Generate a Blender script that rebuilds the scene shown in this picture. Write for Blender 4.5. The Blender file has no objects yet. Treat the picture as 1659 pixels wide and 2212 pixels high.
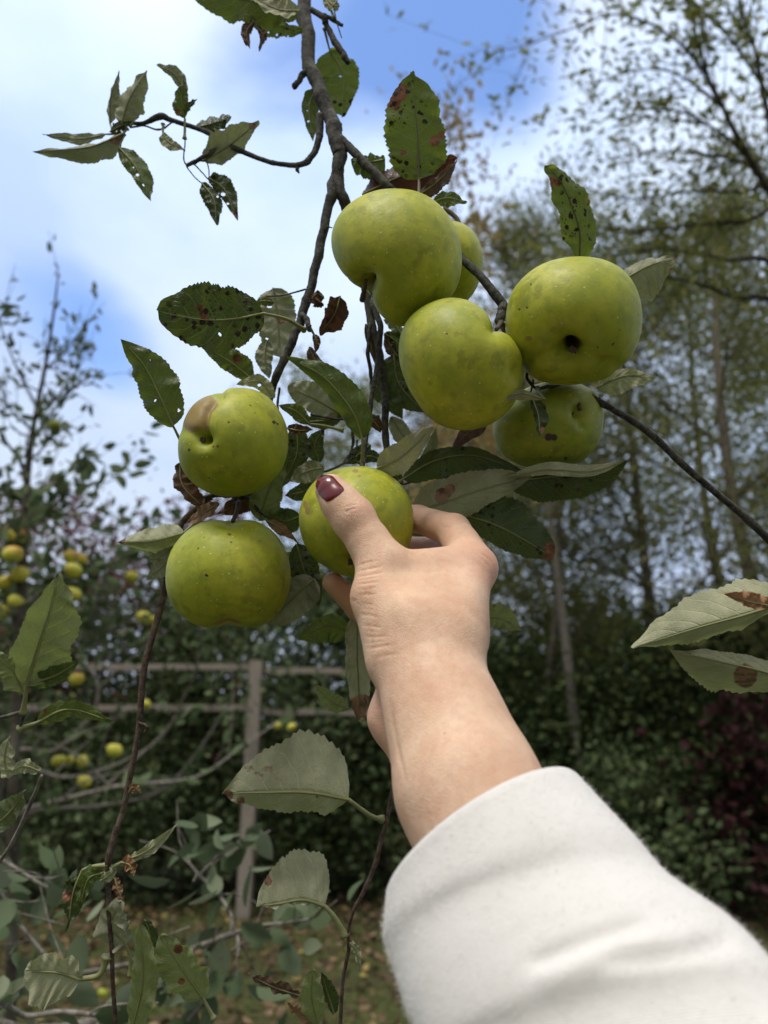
import bpy, math, random
import numpy as np
from mathutils import Vector
R = math.radians
PI = math.pi
C = bpy.context.scene.collection
# ------------------------------------------------------------------ camera
FPX = 1580.0            # focal length in units of a 1659 x 2212 picture
CAMH = 1.55
PITCH = R(18)
cp, sp = math.cos(PITCH), math.sin(PITCH)
cam_d = bpy.data.cameras.new("camera")
cam = bpy.data.objects.new("camera", cam_d)
C.objects.link(cam)
cam.location = (0, 0, CAMH)
cam.rotation_euler = (R(90) + PITCH, 0, 0)
cam_d.sensor_fit = 'VERTICAL'
cam_d.sensor_height = 24
cam_d.lens = FPX / 2212 * 24
cam_d.clip_start = 0.02
cam_d.clip_end = 2000
cam_d.dof.use_dof = True
cam_d.dof.focus_distance = 0.425
cam_d.dof.aperture_fstop = 4.6
bpy.context.scene.camera = cam
# ------------------------------------------------------------------ world / sun
SUN_EL, SUN_AZ = R(64), R(208)      # behind the camera, high, slightly left
W = bpy.data.worlds.new("World")
bpy.context.scene.world = W
W.use_nodes = True
wn, wl = W.node_tree.nodes, W.node_tree.links
wn.clear()
def WN(t, **k):
    n = wn.new(t)
    for a, b in k.items(): setattr(n, a, b)
    return n
out = WN('ShaderNodeOutputWorld'); bg = WN('ShaderNodeBackground'); bg.inputs[1].default_value = 0.1
sky = WN('ShaderNodeTexSky', sky_type='NISHITA'); sky.sun_disc = False
sky.sun_elevation = SUN_EL; sky.sun_rotation = SUN_AZ
sky.air_density = 1.0; sky.dust_density = 0.6; sky.ozone_density = 2.0
tc = WN('ShaderNodeTexCoord')
mp = WN('ShaderNodeMapping'); mp.inputs['Scale'].default_value = (1.0, 1.0, 1.7); mp.inputs['Location'].default_value = (0.3, 0.15, 0.4)
wl.new(tc.outputs['Generated'], mp.inputs[0])
nz = WN('ShaderNodeTexNoise'); nz.inputs['Scale'].default_value = 2.1; nz.inputs['Detail'].default_value = 5; nz.inputs['Roughness'].default_value = 0.5
nz.inputs['Distortion'].default_value = 0.25
wl.new(mp.outputs[0], nz.inputs['Vector'])
acc = nz.outputs['Fac']
def wmath(op, a, b=None, clamp=False):
    m = WN('ShaderNodeMath', operation=op); m.use_clamp = clamp
    for i, v in enumerate((a, b)):
        if v is None: continue
        if isinstance(v, (int, float)): m.inputs[i].default_value = v
        else: wl.new(v, m.inputs[i])
    return m.outputs[0]
def cdir(px, py):
    x = (px - 829.5) / FPX; y = (1106 - py) / FPX
    v = Vector((x, cp - y * sp, sp + y * cp)); return v.normalized()
# gaps in the cloud layer, as directions in the sky
for (px, py, rad, amt) in ((1040, 20, 7, .42), (860, 10, 5, .18), (560, 160, 6, .22), (380, 250, 6, .12), (1200, 130, 6, .2), (200, 700, 4.2, .32), (290, 820, 3.8, .32), (80, 600, 4.5, .22), (560, 60, 6, .16), (40, 250, 7, .14),
                           (380, 560, 8, -.1), (560, 420, 9, -.14), (130, 960, 7, -.2), (200, 100, 10, -.10), (1500, 300, 14, -.16), (1300, 1150, 22, -.3), (1700, 800, 16, -.2), (700, 1000, 12, -.12)):
    d = cdir(px, py)
    vm = WN('ShaderNodeVectorMath', operation='DISTANCE'); vm.inputs[1].default_value = d
    nrm = WN('ShaderNodeVectorMath', operation='NORMALIZE'); wl.new(tc.outputs['Generated'], nrm.inputs[0]); wl.new(nrm.outputs[0], vm.inputs[0])
    q = wmath('DIVIDE', vm.outputs['Value'], math.sin(R(rad)) * 1.3)
    q = wmath('MULTIPLY', q, q)
    q = wmath('MULTIPLY', q, -1.0)
    q = wmath('POWER', math.e, q)
    q = wmath('MULTIPLY', q, amt)
    acc = wmath('SUBTRACT', acc, q)
mr = WN('ShaderNodeMapRange', interpolation_type='SMOOTHSTEP')
mr.inputs['From Min'].default_value = 0.16; mr.inputs['From Max'].default_value = 0.46
mr.inputs['To Min'].default_value = 0.0; mr.inputs['To Max'].default_value = 1.0
wl.new(acc, mr.inputs['Value'])
skc = WN('ShaderNodeMix', data_type='RGBA', blend_type='MULTIPLY'); skc.inputs[0].default_value = 1
wl.new(sky.outputs[0], skc.inputs[6]); skc.inputs[7].default_value = (1.9, 2.05, 2.35, 1)
# cloud light: an overcast layer is brighter towards the zenith
sx = WN('ShaderNodeSeparateXYZ'); nn = WN('ShaderNodeVectorMath', operation='NORMALIZE')
wl.new(tc.outputs['Generated'], nn.inputs[0]); wl.new(nn.outputs[0], sx.inputs[0])
zz = wmath('MAXIMUM', sx.outputs['Z'], 0.0)
nz2 = WN('ShaderNodeTexNoise'); nz2.inputs['Scale'].default_value = 3.2; nz2.inputs['Detail'].default_value = 6
wl.new(mp.outputs[0], nz2.inputs['Vector'])
cr = WN('ShaderNodeValToRGB')
cr.color_ramp.elements[0].position = 0.3; cr.color_ramp.elements[0].color = (0.45, 0.58, 0.86, 1)
cr.color_ramp.elements[1].position = 0.68; cr.color_ramp.elements[1].color = (0.66, 0.77, 0.95, 1)
wl.new(nz2.outputs['Fac'], cr.inputs[0])
gain = wmath('ADD', wmath('MULTIPLY', wmath('MULTIPLY', zz, zz), 7.5), 7.6)
gain = wmath('MULTIPLY', gain, wmath('ADD', wmath('MULTIPLY', sx.outputs['Y'], 0.22), 0.80))
vs = WN('ShaderNodeVectorMath', operation='SCALE'); zmx = WN('ShaderNodeMix', data_type='RGBA'); wl.new(wmath('MAXIMUM', wmath('MULTIPLY', wmath('SUBTRACT', zz, 0.72), 5.0, True), wmath('MULTIPLY', wmath('SUBTRACT', 0.25, sx.outputs['Y']), 3.0, True)), zmx.inputs[0]); wl.new(cr.outputs[0], zmx.inputs[6]); zmx.inputs[7].default_value = (0.88, 0.855, 0.82, 1)
hz = WN('ShaderNodeMix', data_type='RGBA'); wl.new(wmath('MULTIPLY', wmath('SUBTRACT', 0.34, zz), 2.2, True), hz.inputs[0]); wl.new(zmx.outputs[2], hz.inputs[6]); hz.inputs[7].default_value = (0.72, 0.79, 0.90, 1)
wl.new(hz.outputs[2], vs.inputs[0]); wl.new(gain, vs.inputs['Scale'])
mx = WN('ShaderNodeMix', data_type='RGBA'); wl.new(mr.outputs[0], mx.inputs[0]); wl.new(skc.outputs[2], mx.inputs[6]); wl.new(vs.outputs[0], mx.inputs[7])
wl.new(mx.outputs[2], bg.inputs[0]); wl.new(bg.outputs[0], out.inputs[0])
sd = bpy.data.lights.new("sun", 'SUN'); so = bpy.data.objects.new("sun", sd); C.objects.link(so)
sd.energy = 2.0; sd.angle = R(18); sd.color = (1.0, 0.95, 0.87)
so.rotation_euler = (R(90) - SUN_EL, 0, PI - SUN_AZ)
_d = Vector((math.sin(SUN_AZ) * math.cos(SUN_EL), math.cos(SUN_AZ) * math.cos(SUN_EL), math.sin(SUN_EL)))
so.rotation_euler = _d.to_track_quat('Z', 'Y').to_euler()
sc = bpy.context.scene
sc.view_settings.view_transform = 'Standard'; sc.view_settings.look = 'None'
sc.view_settings.exposure = 0.42; sc.view_settings.gamma = 1.0
# ------------------------------------------------------------------ geometry helpers
rng = np.random.default_rng(7)
random.seed(7)
CAM = np.array([0, 0, CAMH])
BAS = np.array([[1, 0, 0], [0, -sp, cp], [0, cp, sp]])      # right, up, forward
def c2w(p):
    return CAM + np.asarray(p, float) @ BAS
def cs(px, py, d):                                           # camera-space metres
    return np.array([(px - 829.5) / FPX * d, (1106 - py) / FPX * d, d])
def at(px, py, d):
    return c2w(cs(px, py, d))
def on_ground(px, Y, z=0.0):
    d = Y * cp + (z - CAMH) * sp
    return np.array([(px - 829.5) / FPX * d, Y, z])
def setp(o, label=None, cat=None, group=None, kind=None):
    if label: o['label'] = label
    if cat: o['category'] = cat
    if group: o['group'] = group
    if kind: o['kind'] = kind
    return o
def empty(name, loc, label=None, cat=None, group=None, parent=None):
    o = bpy.data.objects.new(name, None); C.objects.link(o)
    o.empty_display_size = 0.05
    o.location = loc
    if parent: o.parent = parent
    return setp(o, label, cat, group)
def origin_of(o):
    v = Vector((0, 0, 0))
    while o is not None:
        v += o.location; o = o.parent
    return np.array(v)
def mk(name, V, F, mat, parent=None, origin=None, smooth=True, uv=None, attrs=None):
    V = np.asarray(V, float)
    base = origin_of(parent) if parent is not None else np.zeros(3)
    og = np.asarray(origin, float) if origin is not None else (base if parent is not None else np.zeros(3))
    me = bpy.data.meshes.new(name)
    if isinstance(F, np.ndarray):
        n, k = F.shape
        me.vertices.add(len(V)); me.vertices.foreach_set('co', (V - og).astype(np.float32).ravel())
        me.loops.add(n * k); me.loops.foreach_set('vertex_index', F.astype(np.int32).ravel())
        me.polygons.add(n); me.polygons.foreach_set('loop_start', np.arange(0, n * k, k, dtype=np.int32))
        try: me.polygons.foreach_set('loop_total', np.full(n, k, dtype=np.int32))
        except Exception: pass
        me.update(calc_edges=True)
    else:
        me.from_pydata((V - og).tolist(), [], F); me.update()
    if smooth: me.polygons.foreach_set('use_smooth', np.ones(len(me.polygons), dtype=bool))
    if uv is not None:
        l = me.uv_layers.new(name='uv')
        idx = np.empty(len(me.loops), dtype=np.int32); me.loops.foreach_get('vertex_index', idx)
        l.data.foreach_set('uv', np.asarray(uv, np.float32)[idx].ravel())
    if attrs:
        for k, a in attrs.items():
            at_ = me.attributes.new(k, 'FLOAT', 'POINT'); at_.data.foreach_set('value', np.asarray(a, np.float32))
    me.validate()
    me.materials.append(mat)
    o = bpy.data.objects.new(name, me); C.objects.link(o)
    if parent is not None: o.parent = parent
    o.location = Vector((og - base).tolist())
    return o
def catmull(P, n):
    P = np.asarray(P, float)
    if len(P) == 2: 
        t = np.linspace(0, 1, n)[:, None]; return P[0] * (1 - t) + P[1] * t
    Q = np.vstack([2 * P[0] - P[1], P, 2 * P[-1] - P[-2]])
    m = len(P) - 1
    out_ = []
    for u in np.linspace(0, m, n):
        i = min(int(u), m - 1); t = u - i
        a, b, c, d = Q[i], Q[i + 1], Q[i + 2], Q[i + 3]
        out_.append(0.5 * ((2 * b) + (-a + c) * t + (2 * a - 5 * b + 4 * c - d) * t * t + (-a + 3 * b - 3 * c + d) * t ** 3))
    return np.array(out_)
def tube(path, rad, sides=8, knob=0.0, seed=0, cap=True):
    """path (n,3) world, rad (n,) -> V, F (list)"""
    path = np.asarray(path, float); n = len(path)
    rad = np.broadcast_to(np.asarray(rad, float), (n,))
    T = np.gradient(path, axis=0); T /= np.linalg.norm(T, axis=1)[:, None] + 1e-12
    ref = np.array([0, 0, 1.0]) if abs(T[0][2]) < 0.9 else np.array([1.0, 0, 0])
    Nn = np.cross(T[0], ref); Nn /= np.linalg.norm(Nn)
    g = np.random.default_rng(seed)
    V = []; a = np.linspace(0, 2 * PI, sides, endpoint=False)
    for i in range(n):
        Nn = Nn - T[i] * np.dot(Nn, T[i]); Nn /= np.linalg.norm(Nn) + 1e-12
        B = np.cross(T[i], Nn)
        r = rad[i] * (1 + knob * g.uniform(-1, 1, sides))
        V.append(path[i] + (np.cos(a) * r)[:, None] * Nn + (np.sin(a) * r)[:, None] * B)
    V = np.vstack(V)
    F = []
    for i in range(n - 1):
        for j in range(sides):
            k = (j + 1) % sides
            F.append((i * sides + j, i * sides + k, (i + 1) * sides + k, (i + 1) * sides + j))
    if cap:
        m = len(V); V = np.vstack([V, path[0], path[-1]])
        for j in range(sides):
            k = (j + 1) % sides
            F.append((m, k, j)); F.append((m + 1, (n - 1) * sides + j, (n - 1) * sides + k))
    return V, F
class MB:
    def __init__(s): s.V = []; s.F = []; s.n = 0
    def add(s, V, F):
        s.V.append(np.asarray(V, float)); s.F += [tuple(i + s.n for i in f) for f in F]; s.n += len(V)
    def tube(s, path, rad, **k): s.add(*tube(path, rad, **k))
    def build(s, name, mat, parent=None, **k):
        return mk(name, np.vstack(s.V), s.F, mat, parent, **k)
# ------------------------------------------------------------------ material helpers
class NT:
    def __init__(s, name):
        s.m = bpy.data.materials.new(name); s.m.use_nodes = True
        s.n = s.m.node_tree.nodes; s.l = s.m.node_tree.links; s.n.clear()
        s.out = s.n.new('ShaderNodeOutputMaterial')
    def N(s, t, ins=None, **k):
        x = s.n.new(t)
        for a, b in k.items(): setattr(x, a, b)
        if ins:
            for a, b in ins.items(): s.set(x, a, b)
        return x
    def set(s, x, a, b):
        if isinstance(b, bpy.types.NodeSocket): s.l.new(b, x.inputs[a])
        else: x.inputs[a].default_value = b
    def math(s, op, a, b=0.0, clamp=False):
        x = s.N('ShaderNodeMath', operation=op); x.use_clamp = clamp
        s.set(x, 0, a); s.set(x, 1, b); return x.outputs[0]
    def mix(s, f, a, b, mode='MIX'):
        x = s.N('ShaderNodeMix', data_type='RGBA', blend_type=mode)
        s.set(x, 0, f); s.set(x, 6, a); s.set(x, 7, b); return x.outputs[2]
    def noise(s, scale, detail=3, vec=None, rough=0.5, dist=0.0, out='Fac'):
        x = s.N('ShaderNodeTexNoise', {'Scale': scale, 'Detail': detail, 'Roughness': rough, 'Distortion': dist})
        if vec is not None: s.l.new(vec, x.inputs['Vector'])
        return x.outputs[out]
    def step(s, v, lo, hi, a=0.0, b=1.0):
        x = s.N('ShaderNodeMapRange', {'From Min': lo, 'From Max': hi, 'To Min': a, 'To Max': b}, interpolation_type='SMOOTHSTEP')
        s.l.new(v, x.inputs['Value']); return x.outputs[0]
    def obj(s): return s.N('ShaderNodeTexCoord').outputs['Object']
    def attr(s, name): return s.N('ShaderNodeAttribute', attribute_name=name).outputs['Fac']
    def bump(s, h, dist, strength=1.0):
        x = s.N('ShaderNodeBump', {'Distance': dist, 'Strength': strength}); s.l.new(h, x.inputs['Height']); return x.outputs[0]
    def pbr(s, col, rough, normal=None, **ins):
        x = s.N('ShaderNodeBsdfPrincipled'); s.set(x, 'Base Color', col); s.set(x, 'Roughness', rough)
        if normal is not None: s.l.new(normal, x.inputs['Normal'])
        for a, b in ins.items(): s.set(x, a.replace('_', ' '), b)
        return x.outputs[0]
    def done(s, sh): s.l.new(sh, s.out.inputs[0]); return s.m
def rgb(r, g, b): return (r, g, b, 1)
def leaf_mat(name, top, under, vein_t, vein_u, spots=0.0, brown=0.25, browncol=(0.16, 0.065, 0.03), trans=0.28, transcol=(0.28, 0.36, 0.05), rough=0.42, spotcol=(0.02, 0.012, 0.006)):
    t = NT(name)
    uvn = t.N('ShaderNodeUVMap', uv_map='uv'); sp_ = t.N('ShaderNodeSeparateXYZ'); t.l.new(uvn.outputs[0], sp_.inputs[0])
    ob = t.obj(); info = t.N('ShaderNodeObjectInfo').outputs['Random']
    off = t.N('ShaderNodeVectorMath', {0: ob}, operation='ADD')
    cmb = t.N('ShaderNodeCombineXYZ', {'X': t.math('MULTIPLY', info, 31.0), 'Y': t.math('MULTIPLY', info, 17.0)}); t.l.new(cmb.outputs[0], off.inputs[1])
    P = off.outputs[0]
    wob = t.math('MULTIPLY', t.math('SUBTRACT', t.noise(60, 2, P), 0.5), 0.07)
    ax = t.math('ABSOLUTE', t.math('SUBTRACT', sp_.outputs[0], 0.5)); ax = t.math('MULTIPLY', ax, 2.0)
    v = t.math('ADD', sp_.outputs[1], wob)
    ph = t.math('SUBTRACT', v, t.math('MULTIPLY', t.math('POWER', ax, 1.25), 0.24))
    sidep = t.math('GREATER_THAN', sp_.outputs[0], 0.5)
    fr = t.math('FRACT', t.math('ADD', t.math('MULTIPLY', ph, 8.0), t.math('MULTIPLY', sidep, 0.45)))
    dv = t.math('ABSOLUTE', t.math('SUBTRACT', fr, 0.5))
    side = t.step(dv, 0.0, 0.085, 1.0, 0.0)
    side = t.math('MULTIPLY', side, t.step(ax, 0.7, 1.0, 1.0, 0.2))
    midv = t.step(ax, 0.02, 0.085, 1.0, 0.0)
    vor = t.N('ShaderNodeTexVoronoi', {'Scale': 420.0}, feature='DISTANCE_TO_EDGE'); t.l.new(P, vor.inputs['Vector'])
    net = t.step(vor.outputs['Distance'], 0.0, 0.09, 1.0, 0.0)
    vein = t.math('MAXIMUM', midv, t.math('MAXIMUM', t.math('MULTIPLY', side, 0.75), t.math('MULTIPLY', net, 0.32)))
    n1 = t.noise(45, 4, P)
    n2 = t.noise(170, 4, P, 0.65)
    tint = t.step(n1, 0.3, 0.7)
    tc_ = t.mix(tint, rgb(*[c * 0.72 for c in top]), rgb(*[min(1, c * 1.35) for c in top]))
    tc_ = t.mix(t.math('MULTIPLY', info, 0.35), tc_, rgb(top[0] * 1.9, top[1] * 1.35, top[2] * 0.7))
    tc_ = t.mix(t.math('MULTIPLY', vein, 0.8), tc_, rgb(*vein_t))
    uc = t.mix(tint, rgb(*[c * 0.82 for c in under]), rgb(*[min(1, c * 1.15) for c in under]))
    uc = t.mix(t.step(n2, 0.35, 0.7, 0, 0.35), uc, rgb(*[c * 0.62 for c in under]))
    uc = t.mix(t.math('MULTIPLY', vein, 0.7), uc, rgb(*vein_u))
    bf = t.N('ShaderNodeNewGeometry').outputs['Backfacing']
    col = t.mix(bf, tc_, uc)
    mask = t.math('MULTIPLY', t.math('ADD', ax, 0.25), t.step(t.noise(38, 5, P, 0.65), 0.70 - 0.22 * brown, 0.76 - 0.22 * brown))
    mask = t.math('MINIMUM', mask, 1.0)
    col = t.mix(mask, col, rgb(*browncol))
    mk_ = t.attr('mark')
    mkn = t.step(t.math('ADD', mk_, t.math('MULTIPLY', t.math('SUBTRACT', n2, 0.5), 0.5)), 0.42, 0.58)
    bc2 = t.mix(t.step(n2, 0.4, 0.65), rgb(*[c * 1.4 for c in browncol]), rgb(*[c * 0.5 for c in browncol]))
    col = t.mix(mkn, col, bc2)
    dkm = t.math('MAXIMUM', mkn, mask)
    if spots > 0:
        vo = t.N('ShaderNodeTexVoronoi', {'Scale': 190.0, 'Randomness': 1.0}); t.l.new(P, vo.inputs['Vector'])
        dd = t.math('ADD', vo.outputs['Distance'], t.math('MULTIPLY', t.math('SUBTRACT', n2, 0.5), 0.8))
        s1 = t.step(dd, 0.20 + 0.08 * spots, 0.28 + 0.08 * spots, 1.0, 0.0)
        vo2 = t.N('ShaderNodeTexVoronoi', {'Scale': 420.0, 'Randomness': 1.0}); t.l.new(P, vo2.inputs['Vector'])
        s1 = t.math('MAXIMUM', s1, t.math('MULTIPLY', t.step(vo2.outputs['Distance'], .18, .3, 1.0, 0.0), t.step(n1, .45, .55)))
        s2 = t.math('MULTIPLY', s1, t.step(t.noise(34, 3, P), 0.54 - 0.12 * spots, 0.60 - 0.1 * spots))
        col = t.mix(s2, col, rgb(*spotcol)); dkm = t.math('MAXIMUM', dkm, s2)
    h = t.math('MULTIPLY', vein, t.math('SUBTRACT', t.math('MULTIPLY', bf, 2.0), 1.0))
    h = t.math('ADD', h, t.math('MULTIPLY', n2, 0.55))
    bmp = t.bump(h, 0.0006, 0.8)
    rg = t.N('ShaderNodeMapRange', {'Value': bf, 'To Min': rough, 'To Max': 0.75}).outputs[0]
    b1 = t.pbr(col, rg, bmp, Specular_IOR_Level=0.35)
    tr = t.N('ShaderNodeBsdfTranslucent'); t.l.new(t.mix(dkm, t.mix(0.6, col, rgb(*transcol)), col), tr.inputs[0]); t.l.new(bmp, tr.inputs['Normal'])
    ms = t.N('ShaderNodeMixShader', {0: trans}); t.l.new(b1, ms.inputs[1]); t.l.new(tr.outputs[0], ms.inputs[2])
    hm = t.attr('hole'); tp2 = t.N('ShaderNodeBsdfTransparent'); m2 = t.N('ShaderNodeMixShader')
    t.l.new(t.math('GREATER_THAN', t.math('ADD', hm, t.math('MULTIPLY', t.math('SUBTRACT', n2, 0.5), 0.5)), 0.5), m2.inputs[0]); t.l.new(ms.outputs[0], m2.inputs[1]); t.l.new(tp2.outputs[0], m2.inputs[2])
    return t.done(m2.outputs[0])
M = {}
M['green'] = leaf_mat('leaf_green', (0.050, 0.080, 0.016), (0.19, 0.225, 0.10), (0.17, 0.22, 0.08), (0.38, 0.40, 0.22))
M['dark'] = leaf_mat('leaf_dark_green', (0.022, 0.038, 0.013), (0.10, 0.125, 0.07), (0.10, 0.13, 0.06), (0.20, 0.23, 0.13), spots=0.2, trans=0.15)
M['spotted'] = leaf_mat('leaf_spotted', (0.075, 0.105, 0.018), (0.085, 0.12, 0.02), (0.16, 0.20, 0.06), (0.17, 0.22, 0.07), spots=0.8, brown=0.0, trans=0.45)
M['scabby'] = leaf_mat('leaf_scabby_dark', (0.038, 0.058, 0.013), (0.05, 0.075, 0.016), (0.20, 0.25, 0.09), (0.18, 0.22, 0.08), spots=1.0, brown=0.0, trans=0.3, transcol=(.15, .2, .03))
M['pale'] = leaf_mat('leaf_pale', (0.17, 0.19, 0.09), (0.37, 0.38, 0.25), (0.30, 0.31, 0.17), (0.52, 0.50, 0.33), brown=0.35, browncol=(0.2, 0.12, 0.07), trans=0.2)
M['grey'] = leaf_mat('leaf_grey_green', (0.09, 0.115, 0.06), (0.285, 0.29, 0.205), (0.16, 0.19, 0.10), (0.42, 0.42, 0.30), brown=0.25, browncol=(0.2, 0.12, 0.08), trans=0.2)
M['purple'] = leaf_mat('leaf_purple', (0.055, 0.020, 0.020), (0.13, 0.095, 0.085), (0.08, 0.04, 0.03), (0.2, 0.15, 0.12), brown=0.4, transcol=(0.15, 0.05, 0.03))
M['brown'] = leaf_mat('leaf_brown', (0.085, 0.045, 0.028), (0.13, 0.075, 0.05), (0.13, 0.08, 0.05), (0.2, 0.13, 0.08), brown=0.6, browncol=(0.05, 0.022, 0.014), trans=0.12, transcol=(0.2, 0.08, 0.03), rough=0.7)
M['tan'] = leaf_mat('leaf_tan', (0.25, 0.15, 0.09), (0.32, 0.21, 0.13), (0.3, 0.2, 0.13), (0.4, 0.3, 0.2), brown=0.5, browncol=(0.12, 0.06, 0.035), trans=0.15, transcol=(0.3, 0.15, 0.06), rough=0.75)
def bark_mat(name, a, b, scale=160, lich=0.25, lichcol=(0.25, 0.26, 0.20)):
    t = NT(name); P = t.obj()
    n1 = t.noise(scale, 5, P, 0.65); n2 = t.noise(scale * 0.3, 3, P)
    col = t.mix(t.step(n1, 0.32, 0.7), rgb(*a), rgb(*b))
    col = t.mix(t.math('MULTIPLY', t.step(n2, 0.55, 0.72), lich), col, rgb(*lichcol))
    vo = t.N('ShaderNodeTexVoronoi', {'Scale': scale * 1.6}); t.l.new(P, vo.inputs['Vector'])
    dots = t.step(vo.outputs['Distance'], 0.1, 0.2, 0.5, 0.0)
    col = t.mix(dots, col, rgb(*lichcol))
    return t.done(t.pbr(col, 0.85, t.bump(n1, 0.12 / scale, 0.9), Specular_IOR_Level=0.2))
M['bark'] = bark_mat('bark', (0.022, 0.021, 0.019), (0.082, 0.079, 0.072), 260)
M['bark_red'] = bark_mat('young_bark', (0.035, 0.024, 0.02), (0.11, 0.08, 0.06), 300, lich=0.15)
M['bark_grey'] = bark_mat('grey_bark', (0.10, 0.09, 0.08), (0.26, 0.24, 0.21), 90)
M['bark_far'] = bark_mat('trunk_bark', (0.06, 0.05, 0.042), (0.17, 0.145, 0.12), 25)
M['bark_dark'] = bark_mat('dark_bark', (0.03, 0.026, 0.02), (0.08, 0.07, 0.055), 25)
t = NT('petiole'); P = t.obj()
M['petiole'] = t.done(t.pbr(t.mix(t.noise(90, 3, P), rgb(0.12, 0.13, 0.05), rgb(0.27, 0.28, 0.12)), 0.55))
t = NT('petiole_dark'); P = t.obj()
M['petiole_dark'] = t.done(t.pbr(t.mix(t.noise(90, 3, P), rgb(0.05, 0.04, 0.025), rgb(0.12, 0.11, 0.06)), 0.6))
# apple skin
def apple_mat(name, c1, c2, blush=0.0):
    t = NT(name); ob = t.obj(); info = t.N('ShaderNodeObjectInfo').outputs['Random']
    off = t.N('ShaderNodeVectorMath', {0: ob}, operation='ADD')
    cmb = t.N('ShaderNodeCombineXYZ', {'X': t.math('MULTIPLY', info, 13.0)}); t.l.new(cmb.outputs[0], off.inputs[1]); P = off.outputs[0]
    col = t.mix(t.step(t.noise(28, 3, P, dist=0.4), 0.32, 0.68), rgb(*c1), rgb(*c2))
    col = t.mix(t.step(t.noise(120, 5, P, 0.65), 0.38, 0.66, 0.0, 0.5), col, rgb(c1[0] * 0.62, c1[1] * 0.72, c1[2]))
    # pale lenticels
    vo = t.N('ShaderNodeTexVoronoi', {'Scale': 260.0, 'Randomness': 1.0}); t.l.new(P, vo.inputs['Vector'])
    len_ = t.step(vo.outputs['Distance'], 0.08, 0.16, 0.75, 0.0)
    pick = t.step(t.N('ShaderNodeSeparateColor', {0: vo.outputs['Color']}).outputs[0], 0.3, 0.7, 0.0, 1.0)
    col = t.mix(t.math('MULTIPLY', len_, pick), col, rgb(0.62, 0.66, 0.24))
    # faint darker bruises
    br = t.step(t.noise(80, 5, P, 0.6, dist=0.2), 0.56, 0.66, 0.0, 0.55)
    col = t.mix(br, col, rgb(c1[0] * 0.62, c1[1] * 0.60, c1[2] * 0.9))
    # small russet specks
    v2 = t.N('ShaderNodeTexVoronoi', {'Scale': 95.0, 'Randomness': 1.0}); t.l.new(P, v2.inputs['Vector'])
    sepc = t.N('ShaderNodeSeparateColor', {0: v2.outputs['Color']}).outputs
    thr = t.math('ADD', 0.045, t.math('MULTIPLY', t.math('POWER', sepc[1], 2.0), 0.11))
    sp1 = t.math('LESS_THAN', t.math('ADD', v2.outputs['Distance'], t.math('MULTIPLY', t.noise(500, 2, P), 0.05)), thr)
    sp1 = t.math('MULTIPLY', sp1, t.math('GREATER_THAN', sepc[0], 0.58))
    col = t.mix(t.math('MULTIPLY', sp1, 0.8), col, rgb(0.11, 0.05, 0.012))
    scar = t.attr('scar'); dk = t.attr('shade_specks')
    n3 = t.noise(220, 4, P, 0.6)
    sm = t.step(t.math('ADD', scar, t.math('MULTIPLY', t.math('SUBTRACT', n3, 0.5), 0.35)), 0.35, 0.62)
    col = t.mix(t.math('MULTIPLY', sm, 0.85), col, t.mix(n3, rgb(0.20, 0.115, 0.035), rgb(0.30, 0.20, 0.07)))
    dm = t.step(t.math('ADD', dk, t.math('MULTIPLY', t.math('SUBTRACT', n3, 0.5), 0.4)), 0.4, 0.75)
    col = t.mix(dm, col, rgb(0.035, 0.022, 0.008))  # dark skin specks, and the shade painted into the right apple's eye
    col = t.mix(t.step(t.noise(55, 6, P, 0.7), 0.60, 0.72, 0.0, 0.4), col, rgb(0.36, 0.28, 0.06))
    bl = t.attr('blush')
    col = t.mix(t.math('MULTIPLY', bl, 0.75), col, rgb(0.45, 0.13, 0.04))
    rough = t.step(n3, 0.2, 0.8, 0.46, 0.62)
    bmp = t.bump(t.math('ADD', t.math('MULTIPLY', t.noise(600, 3, P, .6), .5), t.math('ADD', t.noise(130, 3, P), t.math('MULTIPLY', t.math('MULTIPLY', len_, pick), .5))), 0.0005, 0.45)
    return t.done(t.pbr(col, rough, bmp, Specular_IOR_Level=0.42, Subsurface_Weight=0.12, Subsurface_Radius=(0.4, 0.5, 0.1), Subsurface_Scale=0.008))
M['apple'] = apple_mat('apple_skin', (0.285, 0.32, 0.018), (0.42, 0.425, 0.032))
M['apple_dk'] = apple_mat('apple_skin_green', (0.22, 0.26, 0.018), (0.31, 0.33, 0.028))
M['apple_y'] = apple_mat('apple_skin_yellow', (0.50, 0.50, 0.05), (0.66, 0.58, 0.09))
t = NT('dried_stalk'); M['stalk'] = t.done(t.pbr(t.mix(t.noise(300, 3, t.obj()), rgb(0.03, 0.02, 0.012), rgb(0.1, 0.07, 0.04)), 0.8))
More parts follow.
